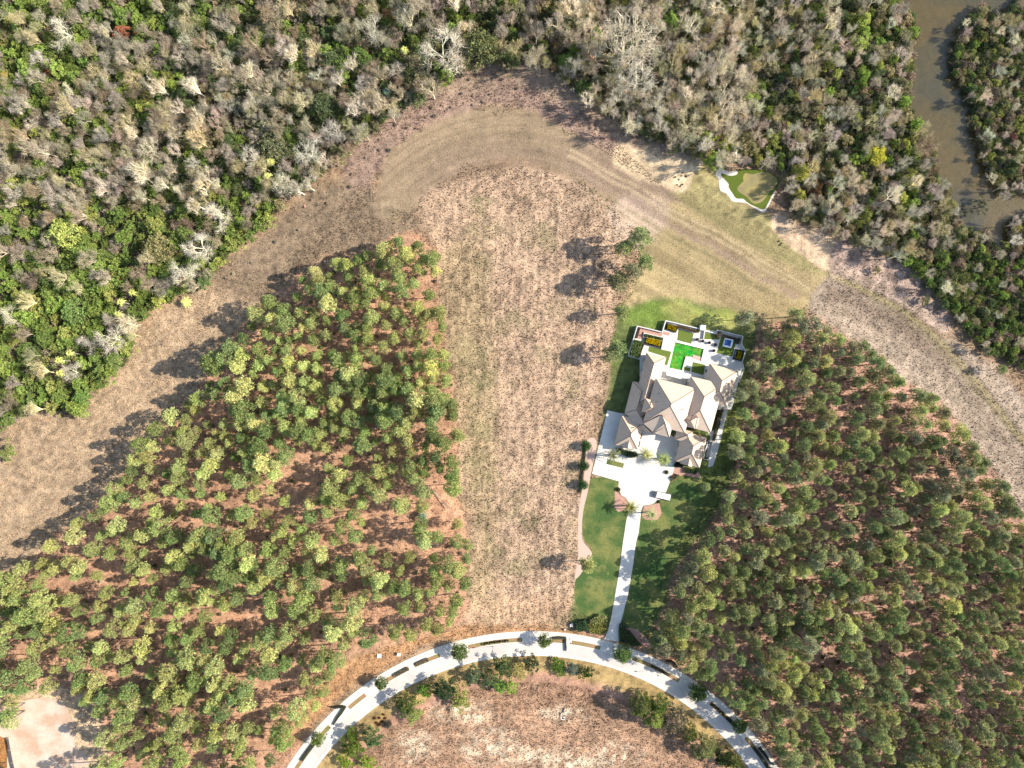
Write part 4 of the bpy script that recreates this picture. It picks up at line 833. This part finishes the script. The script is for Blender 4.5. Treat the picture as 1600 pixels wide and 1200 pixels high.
for k in range(3):
    q = MB(); q.prism(WP([(1080 + k, 553 + k * .9), (1098.5 - k * .2, 557.5 + k * 1.2), (1096, 564.6), (1082, 561)], 0), k * .001 + .04, .36 + k * .12); pp(q.build('step', M['path']), po, pv)
for a, b in zip(pool, pool[1:] + pool[:1]): q = MB(); A = P3(*a, TZ + .03); B = P3(*b, TZ + .03); q.bar(A, B, .35, .07); pp(q.build('coping', M['kerb']), po, pv)
# spa: raised white tub with blue water
sp = empty('spa_tub', (*P(1137, 536), TZ), label='square white raised spa tub with blue water on the turf', cat='spa'); sv_ = Vector(sp.location)
out_ = [(1132.8, 528), (1146, 531), (1142.8, 544), (1129, 541)]
for i in range(4):
    a, b = out_[i], out_[(i + 1) % 4]; c_, d_ = spa_h[(i + 1) % 4], spa_h[i]; q = MB(); q.prism(WP([a, b, c_, d_], 1.4), TZ, 1.5); pp(q.build('rim', M['white']), sp, sv_)
pp(sheet('spa_water', WP(spa_h, 1.2), 1.2, M['spa']), sp, sv_)
for i, t in enumerate((t1, t2, t4, t5, t6, t3)): sheet('artificial_lawn', WP(t, TZ), TZ + .02, M['turf'], kind='structure')
sheet('gravel_bed', WP([(1000, 512), (1035, 521), (1034, 526), (1008, 520), (1004, 530), (997, 530)], TZ), TZ + .015, M['mulch'], kind='structure')
sheet('gravel_bed', WP([(1036, 517), (1047, 520), (1045, 525), (1035, 522.5)], TZ), TZ + .02, M['mulch'], kind='structure')
# garden walls
walls = [([(982.5, 556), (996, 509.5), (1035, 519)], 1.7, 'white garden wall round the north-west planting bed'), ([(1035, 519), (1040.5, 501), (1092.5, 513.5)], 1.8, 'white garden wall behind the northern yellow planter'), ([(1099.5, 529), (1101, 517), (1120, 521)], 1.6, 'low white wall around the small shaded turf square'),
         ([(1121.5, 521), (1121.5, 516), (1161, 525.5), (1158.5, 537)], 1.8, 'white garden wall behind the spa lawn'), ([(1158.5, 537), (1165, 548.5), (1160, 565)], 1.7, 'white wall right of the smallest yellow planter'), ([(1160, 565), (1162.5, 576), (1155, 597)], 1.0, 'low white wall along the east end of the terrace'),
         ([(982.5, 556), (1000, 561)], 1.6, 'short white wall below the western shrub bed'), ([(1007, 519), (1005, 526), (1036, 533), (1034, 545)], 1.3, 'inner white wall around the western yellow planter'), ([(1150.5, 545), (1148, 558), (1160, 563)], 1.3, 'white wall left of the smallest yellow planter')]
for pts, h, lb in walls:
    q = MB()
    for i in range(len(pts) - 1): A = Vector(P3(*pts[i], h)); B = Vector(P3(*pts[i + 1], h)); d = (B - A).normalized() * .12; A = A - d; B = B + d; A.z = B.z = h / 2 + .001 * i; q.bar(A, B, .35, h)
    q.build('garden_wall', M['wall'], label=lb, cat='wall')
# yellow planters: dark clipped hedge round yellow flowers
def shrubmass(pts, z0, z1, rgb, name, n, parent=None, ln=.3, wd_=.24, seed=0, m='leaf', **k):
    r = np.random.default_rng(seed); w = np.array(WP(pts, z1)); x0, y0 = w.min(0); x1, y1 = w.max(0); q = r.uniform((x0, y0), (x1, y1), (n * 4, 2)); q = q[inside(q[:, 0], q[:, 1], [tuple(p) for p in w])][:n]
    z = z0 + (z1 - z0) * r.uniform(.35, 1, len(q)) ** .6; p = np.c_[q, z]; dr = r.normal(size=p.shape); dr[:, 2] = abs(dr[:, 2]) + .2; dr /= np.linalg.norm(dr, axis=1)[:, None]; sd_ = np.cross(dr, r.normal(size=p.shape)); sd_ /= np.linalg.norm(sd_, axis=1)[:, None]
    V = np.stack([p - sd_ * wd_ / 2, p + sd_ * wd_ / 2, p + dr * ln], 1).reshape(-1, 3); t = np.repeat(r.uniform(.6, 1.4, len(p)), 3)[:, None] * np.ones(3)
    o = mesh_obj(name, mk_mesh(name, V, np.arange(len(V)).reshape(-1, 3), M[m], t), parent, **k); o.color = (*rgb, 1); return o
def hedge_solid(pts, z0, z1): q = MB(); q.prism(WP(pts, z1), z0, z1); return q
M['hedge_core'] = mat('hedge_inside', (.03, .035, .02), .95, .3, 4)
DKG = S(70, 84, 48, 1.0); YEL = S(196, 172, 20, 1.1); BRN = S(130, 100, 80, 1.1)
z1_ = lambda pts: [(980 + x / 8, 495 + y / 8) for x, y in pts]
for i, (o_, in_, lb) in enumerate(((z1_([(225, 215), (450, 265), (425, 395), (205, 335)]), z1_([(250, 255), (430, 295), (405, 370), (235, 320)]), 'largest yellow flower planter at the west side of the courtyard'),
                                   (z1_([(480, 75), (640, 120), (610, 195), (465, 150)]), z1_([(510, 95), (622, 125), (600, 180), (500, 145)]), 'yellow flower planter in the north corner of the courtyard'),
                                   (z1_([(1360, 400), (1470, 430), (1440, 555), (1325, 525)]), z1_([(1388, 430), (1432, 442), (1415, 530), (1370, 520)]), 'smallest yellow flower planter at the east corner'))):
    pl = empty('planter', (*P(*o_[0], TZ), 0), label=lb, cat='planter'); v_ = Vector(pl.location)
    for a, b in zip(o_, o_[1:] + o_[:1]): q = MB(); A = Vector(P3(*a, TZ + .7)); B = Vector(P3(*b, TZ + .7)); A.z = B.z = TZ + .3; q.bar(A, B, .22, .62); pp(q.build('planter_wall', M['dark']), pl, v_)
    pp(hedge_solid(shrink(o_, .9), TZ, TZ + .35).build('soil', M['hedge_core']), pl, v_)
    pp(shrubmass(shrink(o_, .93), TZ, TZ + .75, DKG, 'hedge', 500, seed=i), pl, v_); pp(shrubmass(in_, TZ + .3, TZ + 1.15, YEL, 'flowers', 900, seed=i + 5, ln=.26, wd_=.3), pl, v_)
def bush(pts, h, rgb, lb, name='shrub_bed', cat='shrubs', n=900, z0=0, seed=0, ln=.4, wd_=.3, group=None, core=True):
    o = shrubmass(pts, z0, z0 + h, rgb, name, n, seed=seed, ln=ln, wd_=wd_, label=lb, cat=cat, group=group)
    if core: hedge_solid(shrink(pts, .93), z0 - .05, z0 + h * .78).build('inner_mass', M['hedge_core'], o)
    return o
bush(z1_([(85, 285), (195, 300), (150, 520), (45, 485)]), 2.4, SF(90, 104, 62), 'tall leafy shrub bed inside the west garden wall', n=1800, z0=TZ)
bush(z1_([(150, 130), (165, 135), (130, 270), (105, 265)]), 1.1, BRN, 'thin brown hedge inside the west garden wall', 'hedge', 'hedge', 300, TZ)
bush(z1_([(630, 105), (870, 170), (860, 195), (620, 130)]), 1.0, SF(110, 92, 70), 'long brown hedge behind the square turf', 'hedge', 'hedge', 700, TZ, 2)
bush(z1_([(870, 165), (905, 175), (895, 200), (862, 190)]), .8, S(160, 150, 40), 'small yellow-green bush at the end of the brown hedge', 'shrub', 'shrub', 120, TZ, 3)
bush(z1_([(225, 212), (445, 262), (440, 285), (220, 235)]), 1.3, SF(96, 112, 64), 'clipped hedge on the north side of the largest yellow planter', 'hedge', 'hedge', 500, TZ, 4)
bush(z1_([(170, 400), (200, 330), (215, 335), (185, 420), (160, 500), (145, 495)]), 1.2, SF(96, 84, 60), 'dark hedge strip beside the western shrub bed', 'hedge', 'hedge', 400, TZ, 5)
bush(z1_([(1130, 175), (1180, 185), (1165, 270), (1125, 255)]), 1.4, SF(120, 104, 88), 'brownish round shrubs at the corner of the spa lawn wall', 'shrubs', 'shrubs', 300, TZ, 6)
bush(z1_([(1190, 215), (1370, 265), (1360, 290), (1185, 235)]), .8, SF(108, 90, 74), 'narrow brown hedge between spa lawn and garden wall', 'hedge', 'hedge', 400, TZ, 7)
bush(z1_([(1375, 270), (1420, 260), (1400, 340), (1370, 340)]), 1.3, SF(100, 92, 78), 'shrub clump right of the spa lawn', 'shrubs', 'shrubs', 250, TZ, 8)
bush([(1120, 660), (1126, 640), (1131, 636), (1124, 668), (1116, 690), (1113, 690)], 1.2, SF(110, 100, 80), 'shrub row along the east wall of the house', 'shrubs', 'shrubs', 700, 0, 9)
bush([(1111, 660), (1118, 640), (1122, 641), (1115, 668), (1112, 672)], 1.6, SF(88, 84, 60), 'dark shrubs at the eave of the east roof', 'shrubs', 'shrubs', 400, 0, 10)
bush([(964, 700), (996, 707), (998, 713), (985, 716), (962, 707)], 1.2, SF(70, 84, 60), 'dark foundation hedge below the garage gable', 'hedge', 'hedge', 800, 0, 11)
bush([(1056, 722), (1068, 726), (1066, 731), (1052, 729)], 1.1, SF(64, 78, 56), 'dark shrubs at the foot of the south-east wing', 'shrubs', 'shrubs', 350, 0, 12)
bush([(1070, 730), (1090, 735), (1088, 741), (1070, 738)], 1.1, SF(64, 78, 50), 'low hedge under the south-east gable', 'hedge', 'hedge', 350, 0, 13)
for i, (x, y) in enumerate(((1089, 530.6), (1098, 533), (1108, 535.6), (1117.5, 538.8), (1115, 548))):
    q = empty('potted_shrub', (*P(x, y, 1), TZ), label=['first', 'second', 'third', 'fourth', 'last'][i] + ' from the left of five round dark potted shrubs north of the pool', cat='planter', group='round potted shrubs beside the green pool')
    b_ = MB(); b_.cyl(0, 0, 0, .5, .42, 12, .55); b_.build('pot', M['dark'], q); c = mesh_obj('shrub', SHRUB[i % 5][0], q); c.scale = (.5, .5, .45); c.location = (0, 0, .3); c.color = (*SF(84, 74, 60), 1)
# east side walk and service court
side = [(1131, 640), (1138, 641), (1130, 670), (1123, 700), (1114, 728), (1106, 730), (1108, 715), (1103, 714), (1110, 682), (1106, 676), (1116, 672), (1120, 676)]
sheet('side_walk', WP(side), .05, M['terrace'], thick=.1, kind='structure')
q = MB(); A = WP([(1106, 689), (1113.5, 690.5), (1107, 719), (1099, 717)], 1.2)
for i in range(4): q.bar((*A[i], .65), (*A[(i + 1) % 4], .65 + .002 * (i % 2)), .2, 1.3)
q.build('service_enclosure', M['wall'], label='white walled service yard beside the south-east wing', cat='enclosure')
for i, (x, y) in enumerate(((1107, 696), (1105.5, 700))):
    q = MB(); X, Y = P(x, y, .9); q.prism([(X - .45, Y - .45), (X + .45, Y - .35), (X + .4, Y + .45), (X - .5, Y + .4)], .05, .95); o = q.build('cooling_unit', M['white'], label=['upper', 'lower'][i] + ' white cooling unit inside the walled service yard', cat='air conditioner'); q = MB(); q.cyl(X, Y, .95, 1.0, .3, 12); q.build('fan_grille', M['dark'], o)
# motor court: paving joints as real slabs would be too fine; round clipped bushes, trailer, palms
for i, (x, y, s, lb) in enumerate(((966.5, 765, .75, 'round clipped bush at the left edge of the motor court'), (1042, 738, .72, 'round clipped bush right of the big palm by the wing'), (1029.5, 784, .6, 'round clipped bush below the flat trailer'))):
    pr = BALL[0]; o = empty('round_bush', (*P(x, y, .8), 0), label=lb, cat='bush'); c = mesh_obj('foliage', pr[0], o); c.location = (0, 0, -1.0); c.scale = (s * .75, s * .75, s * .85); c.color = (*SF(98, 92, 60), 1)
tr = empty('flat_trailer', (*P(1034, 774), .06), R(-13), label='white flat-bed trailer with dark side rails parked on the paving', cat='trailer')
q = MB(); q.bar((-3.3, 0, .55), (3.3, 0, .55), 2.3, .12); q.build('deck', M['white'], tr)
for s_ in (-1, 1): q = MB(); q.bar((-3.4, s_ * 1.22, .68), (3.4, s_ * 1.22, .68), .14, .3); q.build('side_rail', M['dark'], tr)
q = MB(); q.bar((-3.35, 0, .8), (-2.2, 0, .8), 2.0, .5); q.build('tool_box', M['dark'], tr)
q = MB(); q.bar((-4.7, 0, .45), (-3.3, .55, .45), .1); q.bar((-4.7, 0, .45), (-3.3, -.55, .45), .1); q.cyl(-4.7, 0, 0, .6, .06, 8); q.build('tow_hitch', M['dark'], tr)
for sx in (-.5, .6):
    for s_ in (-1, 1): q = MB(); q.bar((sx, s_ * 1.1, .34), (sx, s_ * 1.3, .34), .62, .62); w_ = q.build('wheel', M['dark'], tr)
for x, y, s, lb, c_ in ((957, 712, 1.0, 'shaded feather palm by the small lawn left of the garage', (110, 116, 84)), (1010, 711, .95, 'feather palm in front of the court opening, left of a pair', (150, 152, 92)), (1037, 718, 1.02, 'lush green feather palm at the corner of the south-east wing', (138, 152, 92)), (985, 793, 1.05, 'feather palm at the top left of the driveway neck', (158, 158, 90)), (1017, 803, 1.0, 'pale feather palm on the mulch right of the driveway neck', (176, 180, 124))):
    pr = random.choice(DATE); o = place('date_palm', pr, *P(x, y, pr[2] * (.7 if x < 1038 else .6)), s, S(*c_, 1.15), lb, crown='fronds', cat='palm', sz=.72)
# clipped trees and hedge on the west path
for i, (x, y) in enumerate(((916.5, 697), (913, 728), (912, 758))):
    pr = BALL[i % 2]; place('clipped_tree', pr, *P(x, y, 3), 1.12, SF(64, 90, 52), ['uppermost', 'middle', 'lowest'][i] + ' of three small dark clipped trees along the sandy path', 'clipped trees along the sandy west path', sz=1.25)
bush([(915, 686), (918, 686), (913, 730), (907.5, 773), (904.5, 773), (910.5, 730)], .8, SF(96, 84, 52), 'long thin brown hedge running under the three clipped trees', 'hedge', 'hedge', 900, 0, 21, ln=.2, wd_=.2)
bush([(1046, 746), (1056, 740), (1062, 743), (1050, 752)], .6, SF(110, 96, 76), 'low brown shrubs beside the round bush at the wing corner', 'shrubs', 'shrubs', 200, 0, 22)

# ------------------------------------------------------------------ street side planting
stt = [(496, 1155, 10, 'street tree at the bottom left end of the curved road'), (595, 1068, 10, 'street tree on the left flank of the curved road'), (718, 1018, 13, 'street tree above the leftmost shadowed pavement bay'), (851, 1001, 10.5, 'street tree near the top of the road arc'), (973, 1022, 14, 'largest round street tree just below the driveway'), (1091, 1082, 14, 'street tree right of the driveway on the arc'), (1157, 1135, 11, 'darker street tree near the bottom right of the road')]
for x, y, r_, lb in stt:
    pr = random.choice(STREET); s = r_ * K * 1.12 / (pr[3] - .2); place('street_tree', pr, *P(x, y, 4), s, SF(88, 104, 52), lb, sz=6.2 / pr[2])
inner = [(582, 1152, 14, 6, (70, 92, 58), 'big dark round tree inside the road at the lower left'), (549, 1148, 8, 4, (98, 116, 52), 'green tree above left of the big dark round tree'), (552, 1170, 12, 4.5, (104, 124, 54), 'green tree left below the big dark round tree'), (540, 1192, 9, 3, (128, 150, 52), 'bright green bush at the bottom edge left of the circle'), (575, 1192, 9, 3, (140, 156, 60), 'yellow-green bush at the bottom edge below the big round tree'),
         (633, 1098, 14, 6, (84, 100, 50), 'dark tree with a spiky crown inside the left road curve'), (645, 1115, 12, 4, (146, 152, 84), 'pale green bush below the spiky tree'), (664, 1080, 9, 4, (98, 124, 50), 'small bright green tree close to the inner kerb'), (695, 1076, 15, 6.5, (62, 84, 48), 'darkest tree inside the left road curve'), (719, 1092, 12, 5, (128, 134, 76), 'yellowish tree below the darkest one'),
         (741, 1056, 11, 5, (90, 104, 72), 'grey-green tree left of two near the inner kerb'), (762, 1062, 10, 5, (84, 100, 66), 'grey-green tree right of two near the inner kerb'), (786, 1042, 12, 5, (76, 92, 56), 'dark tree touching the inner kerb at the arc top'), (780, 1072, 9, 4, (116, 140, 64), 'left of two small bright bushes under the arc top'), (797, 1073, 9, 4, (130, 146, 68), 'right of two small bright bushes under the arc top'), (810, 1048, 11, 3.5, (150, 142, 84), 'straw-green bush mass right of the dark kerb tree'),
         (831, 1036, 10, 4, (64, 80, 52), 'dark tree at the inner kerb under the highest point of the road'), (895, 1046, 8, 3.2, (96, 104, 88), 'grey bush beside the dark round bush south of the road'), (917, 1051, 8.5, 3.8, (56, 78, 34), 'dark round bush south of the road near the driveway'), (873, 1042, 9, 2, (88, 110, 48), 'low green bush by the inner kerb left of the grey one'),
         (1002, 1102, 17, 9, (110, 118, 66), 'left oak of the large clump inside the right curve'), (1022, 1122, 15, 9, (122, 134, 68), 'lower oak of the large clump inside the right curve'), (1030, 1100, 14, 8, (104, 120, 64), 'upper right oak of the large clump inside the right curve'), (1052, 1122, 20, 8, (116, 112, 88), 'greyish wide oak of the large clump'), (1076, 1145, 13, 7, (106, 118, 62), 'green oak trailing below the greyish wide oak'), (1100, 1168, 18, 7, (122, 126, 80), 'olive oak nearest the lower right kerb'), (1130, 1186, 11, 6, (64, 76, 44), 'dark tree at the bottom edge inside the right curve'), (1150, 1192, 9, 5, (96, 104, 56), 'last tree inside the right curve at the bottom edge')]
for x, y, r_, h, c_, lb in inner:
    pr = random.choice(OAK if r_ > 12 else BROAD); s = r_ * K * 1.25 / (pr[3] - .3); h *= 1.2; place('garden_tree' if h > 3.6 else 'bush', pr, *P(x, y, h * .7), s, SF(*c_), lb, sz=h / pr[2], cat='tree' if h > 3.6 else 'bush')
o = empty('round_bush', (*P(606, 1130), 0), label='clipped dark ball bush right of the big round tree', cat='bush'); c = mesh_obj('foliage', BALL[1][0], o); c.scale = (.85, .85, .9); c.location = (0, 0, -1); c.color = (*SF(86, 84, 76), 1)
for i, (x, y) in enumerate(((586, 1121.5), (593, 1121.5), (600, 1116), (597, 1127), (589, 1129), (592.5, 1132), (602, 1122))):
    o = mesh_obj('mound_shrub', SHRUB[i % 5][0], label='small dark red mound shrub on the pink mulch by the ball bush', cat='shrub', group='small dark red mound shrubs by the ball bush'); o.location = (*P(x, y), -.15); o.scale = (.42, .42, .4); o.color = (*S(150, 84, 60), 1)
bush([(921, 969), (937, 960), (950, 965), (948, 975), (925, 976)], 1.6, SF(150, 150, 92), 'pale yellow-green shrubs left of the driveway foot', 'shrubs', 'shrubs', 700, 0, 31)
bush([(918, 975), (945, 968), (951, 985), (940, 993), (922, 990)], 1.4, SF(134, 132, 62), 'olive shrubs between the pavement and driveway foot', 'shrubs', 'shrubs', 1000, 0, 32)
bush([(899, 975), (915, 968), (920, 985), (903, 988)], 2.4, SF(60, 84, 56), 'dark green shrub mass at the lawn foot near the road', 'shrubs', 'shrubs', 800, 0, 33)
bush([(968, 983), (984, 985), (996, 1000), (1004, 1010), (985, 1010), (968, 1003)], 1.5, SF(88, 100, 56), 'dark green shrubs right of the driveway foot', 'shrubs', 'shrubs', 1000, 0, 34)
bush([(968, 975), (980, 975), (978, 983), (967, 984)], 1.2, SF(92, 96, 70), 'small shrubs on the right driveway shoulder', 'shrubs', 'shrubs', 300, 0, 35)
for i, (x, y, lb) in enumerate(((893, 977.5, 'white utility box on the grass by the pavement'), (883, 984, 'dark utility post beside the white utility box'), (1019, 1009, 'small white marker on the green verge right of the driveway'), (623, 1023, 'pale utility box on the verge above the curved road'), (592, 1026, 'low pale stone cover on the verge left of the utility box'), (1133, 1084, 'small white sign post in the pine shade by the road'))):
    q = MB(); X, Y = P(x, y, 1); h = (.9, .8, .5, 1.0, .25, 1.2)[i]; a = (.55, .3, .3, .6, .8, .25)[i]; q.prism([(X - a, Y - a), (X + a, Y - a * .8), (X + a * .9, Y + a), (X - a * .9, Y + a * .9)], 0, h); o = q.build('utility_box' if i in (0, 3) else 'marker_post' if i != 4 else 'manhole_cover', M['dark'] if i == 1 else M['white'], label=lb, cat='utility box' if i in (0, 3) else 'marker' if i != 4 else 'cover')
    q = MB(); q.prism([(X - a * 1.15, Y - a * 1.1), (X + a * 1.15, Y - a), (X + a, Y + a * 1.1), (X - a, Y + a)], h, h + .06); q.build('lid', M['concrete'], o)
# clipped hedges in the planting strip: prisms following the arc, and tapering ribbon hedges
def arc_hedge(xa, xb, r0, r1, h, rgb, lb, name='clipped_hedge', n=260, seed=0):
    a0, a1 = ang(xa), ang(xb); k = 5; pts = [(832 + r0 * math.cos(R(a0 + (a1 - a0) * i / k)), 1438 - r0 * math.sin(R(a0 + (a1 - a0) * i / k))) for i in range(k + 1)] + [(832 + r1 * math.cos(R(a1 + (a0 - a1) * i / k)), 1438 - r1 * math.sin(R(a1 + (a0 - a1) * i / k))) for i in range(k + 1)]
    return bush(pts, h, rgb, lb, name, 'hedge', n, .08, seed, .16, .16)
arc_hedge(615, 638, 436, 441.5, .9, SF(164, 136, 114), 'brown clipped box hedge, left of the pair on the strip'); arc_hedge(649, 669, 436, 441.5, .9, SF(164, 136, 114), 'brown clipped box hedge, right of the pair on the strip', seed=1)
arc_hedge(1136, 1150, 436, 441.5, 1.0, SF(60, 56, 46), 'dark clipped hedge between the two right-hand street trees', seed=2)
arc_hedge(1017, 1048, 437, 440.5, .6, SF(140, 96, 76), 'reddish low hedge on the strip right of the driveway', seed=3)
arc_hedge(1178, 1208, 436.5, 441, 1.3, SF(56, 62, 48), 'long dark hedge at the bottom right end of the strip', n=500, seed=4)
arc_hedge(470, 492, 436.5, 441, 1.0, SF(84, 70, 52), 'dark hedge at the bottom left end of the strip', seed=5)
ribbons = [([(862, 997, 3.5), (872, 996, 4), (884, 996.5, 4), (884, 1003, 2.6), (885, 1012, 2), (885, 1019, .6)], (92, 72, 56), 'brown hooked ribbon hedge with a tapering green tail at the arc top'), ([(1040, 1034, 1.4), (1049, 1033, 3), (1055, 1037, 3.2), (1059, 1044, 2)], (60, 44, 36), 'small dark hooked hedge at the kerb right of the driveway'),
           ([(540, 1103, 4.5), (533, 1114, 4.5), (527, 1122, 3.6), (520, 1134, 2)], (86, 106, 46), 'tapering green ribbon hedge beside a paved crossing at lower left'), ([(514, 1105, 1.5), (524, 1106, 4), (536, 1104, 4)], (66, 56, 46), 'dark wedge hedge joining the tapering green ribbon'), ([(1186, 1168, 5), (1196, 1180, 4.5), (1204, 1192, 2.5), (1210, 1197, .6)], (58, 62, 50), 'dark tapering hedge at the lower right road edge')]
for i, (pts, c_, lb) in enumerate(ribbons):
    L_, R__ = [], []
    for j, (x, y, w) in enumerate(pts):
        a = pts[max(0, j - 1)]; b = pts[min(len(pts) - 1, j + 1)]; dx, dy = b[0] - a[0], b[1] - a[1]; l = math.hypot(dx, dy); L_.append((x - dy / l * w / 2, y + dx / l * w / 2)); R__.append((x + dy / l * w / 2, y - dx / l * w / 2))
    bush(L_ + R__[::-1], .9, S(*c_, 1.0), lb, 'ribbon_hedge', 'hedge', 320, .06, 60 + i, .14, .14)
# rows of small spiky grasses on the strip
for xa, xb, cnt, lbl, gp in ((757, 793, 10, 'small dark spiky plant in the row on the strip left of the arc top', 'spiky plants in the row left of the arc top'), (1111, 1131, 7, 'small dark spiky plant in the row right of the large street tree', 'spiky plants in the row right of the street tree')):
    for i in range(cnt):
        a = R(ang(xa + (xb - xa) * i / (cnt - 1))); r_ = 438.8 + (i % 2) * .8; o = mesh_obj('spiky_plant', SHRUB[i % 5][0], label=['left end', 'second', 'third', 'fourth', 'fifth', 'sixth', 'seventh', 'eighth', 'ninth', 'tenth'][i].replace('left end', 'first') + ' from left: ' + lbl.replace('small dark ', ''), cat='plant', group=gp)
        o.location = (*P(832 + r_ * math.cos(a), 1438 - r_ * math.sin(a)), 0); o.scale = (.34, .34, .6); o.color = (*SF(66, 60, 50), 1)
# street lamps: thin posts whose shadows cross the pavement
def lamp(x, y, rz, lb):
    o = empty('street_lamp', (*P(x, y), .1), rz, label=lb, cat='street lamp', group='street lamps along the curved road'); q = MB(); q.cyl(0, 0, 0, 4.6, .07, 8, .05); q.build('post', M['dark'], o); q = MB(); q.cyl(0, 0, 0, .35, .15, 8, .12); q.build('base', M['dark'], o)
    q = MB(); q.cyl(0, 0, 4.6, 5.1, .16, 8, .26); q.build('lantern', M['dark'], o); q = MB(); q.cyl(0, 0, 5.1, 5.25, .3, 8, .05); q.build('cap', M['dark'], o)
lamp(890, 998, 0, 'dark street lamp at the end of the hooked brown hedge'); lamp(1024, 1047, 0, 'dark street lamp at the outer kerb right of the driveway'); lamp(770, 1010, 0, 'dark street lamp below the row of spiky plants'); lamp(516, 1137, 0, 'dark street lamp under the tapering green ribbon hedge')
# stand in the round field
st_ = empty('white_stand', (*P(880, 1118), 0), R(-4), label='small white metal frame with a dark post in the round dry field', cat='frame')
q = MB()
for a, b in (((-.8, -1.3), (-.8, .9)), ((-.8, .9), (.7, .9)), ((.7, -1.3), (.7, -.5)), ((-.8, -1.3), (.7, -1.3)), ((-.1, -.5), (.7, -.5))): q.bar((*a, .5), (*b, .502), .14)
for x, y in ((-.8, -1.3), (.7, -1.3), (-.8, .9), (.7, .9)): q.bar((x, y, 0), (x, y, .45), .1)
q.build('frame', M['white'], st_); q = MB(); q.bar((-.1, 1.3, .3), (.15, 3.0, .3), .28); q.build('dark_post', M['dark'], st_)
# stumps / dark clods on the sandy patch, boulders at the lot
for i, (x, y) in enumerate(((1055, 277), (1061, 281), (1065, 275), (1058, 289), (1063, 291), (1066, 288.5), (1072, 276), (1067, 270), (1221, 380), (1217, 377), (1219, 383), (1025, 243))):
    me_ = SHRUB[i % 5][0]; o = mesh_obj('dead_tussock', me_, label='small dark tussock scattered on the pale sandy patch' if i < 8 or i == 11 else 'small dark tussock at the rim of the lower pale patch', cat='tussock', group='dark tussocks on the pale sandy patch' if i < 8 or i == 11 else 'dark tussocks at the lower pale patch'); o.location = (*P(x, y), -.1); o.scale = (.25, .25, .3); o.color = (*SF(62, 66, 50), 1)
# fence line west of the gravel lot and log edging
q0 = [(14, 1152), (17, 1170), (21, 1190), (26, 1210)]; fe = empty('fence', (*P(14, 1152), 0), label='dark low fence along the left edge of the gravel lot', cat='fence'); fv = Vector(fe.location)
for i in range(3): q = MB(); q.bar((*P(*q0[i]), .8), (*P(*q0[i + 1]), .8), .08, .9); pp(q.build('fence_panel', M['dark']), fe, fv)
for p in q0: q = MB(); X, Y = P(*p); q.bar((X, Y, 0), (X, Y, 1.4), .16); pp(q.build('post', M['wood']), fe, fv)
# fallen dead trunks on the red floor
for i, (x0, y0, x1, y1, lb) in enumerate(((95, 931, 40, 965, 'fallen whitish dead tree with splayed limbs at the left of the western stand'), (165, 995, 135, 1017, 'short fallen white trunk on the red floor of the western stand'), (168, 1084, 158, 1095, 'small broken white trunk near the gravel lot'), (678, 767, 703, 795, 'thin fallen log on the pale grass beside the red clearing'), (536, 437, 528, 445, 'small white snag near the tip of the western stand'), (1408, 830, 1420, 845, 'pale broken snag inside the eastern stand'))):
    a = Vector((*P(x0, y0), .6)); b = Vector((*P(x1, y1), 1.2)); rp = random.Random(i); o = empty('fallen_tree', tuple(a), label=lb, cat='dead tree'); seg = [(Vector(), b - a, .18, .09)]
    tv, tf = tube_mesh(seg, 5); mesh_obj('trunk', mk_mesh('trunk', tv, tf, M['grey_bark']), o)
    sg = [((b - a) * rp.uniform(.3, .9), (b - a) * rp.uniform(.6, 1.15) + Vector((rp.uniform(-1.5, 1.5), rp.uniform(-1.5, 1.5), rp.uniform(.2, 1.5))), .08, .03) for _ in range(9)]
    tv, tf = tube_mesh(sg, 3); mesh_obj('limbs', mk_mesh('limbs', tv, tf, M['grey_bark']), o)
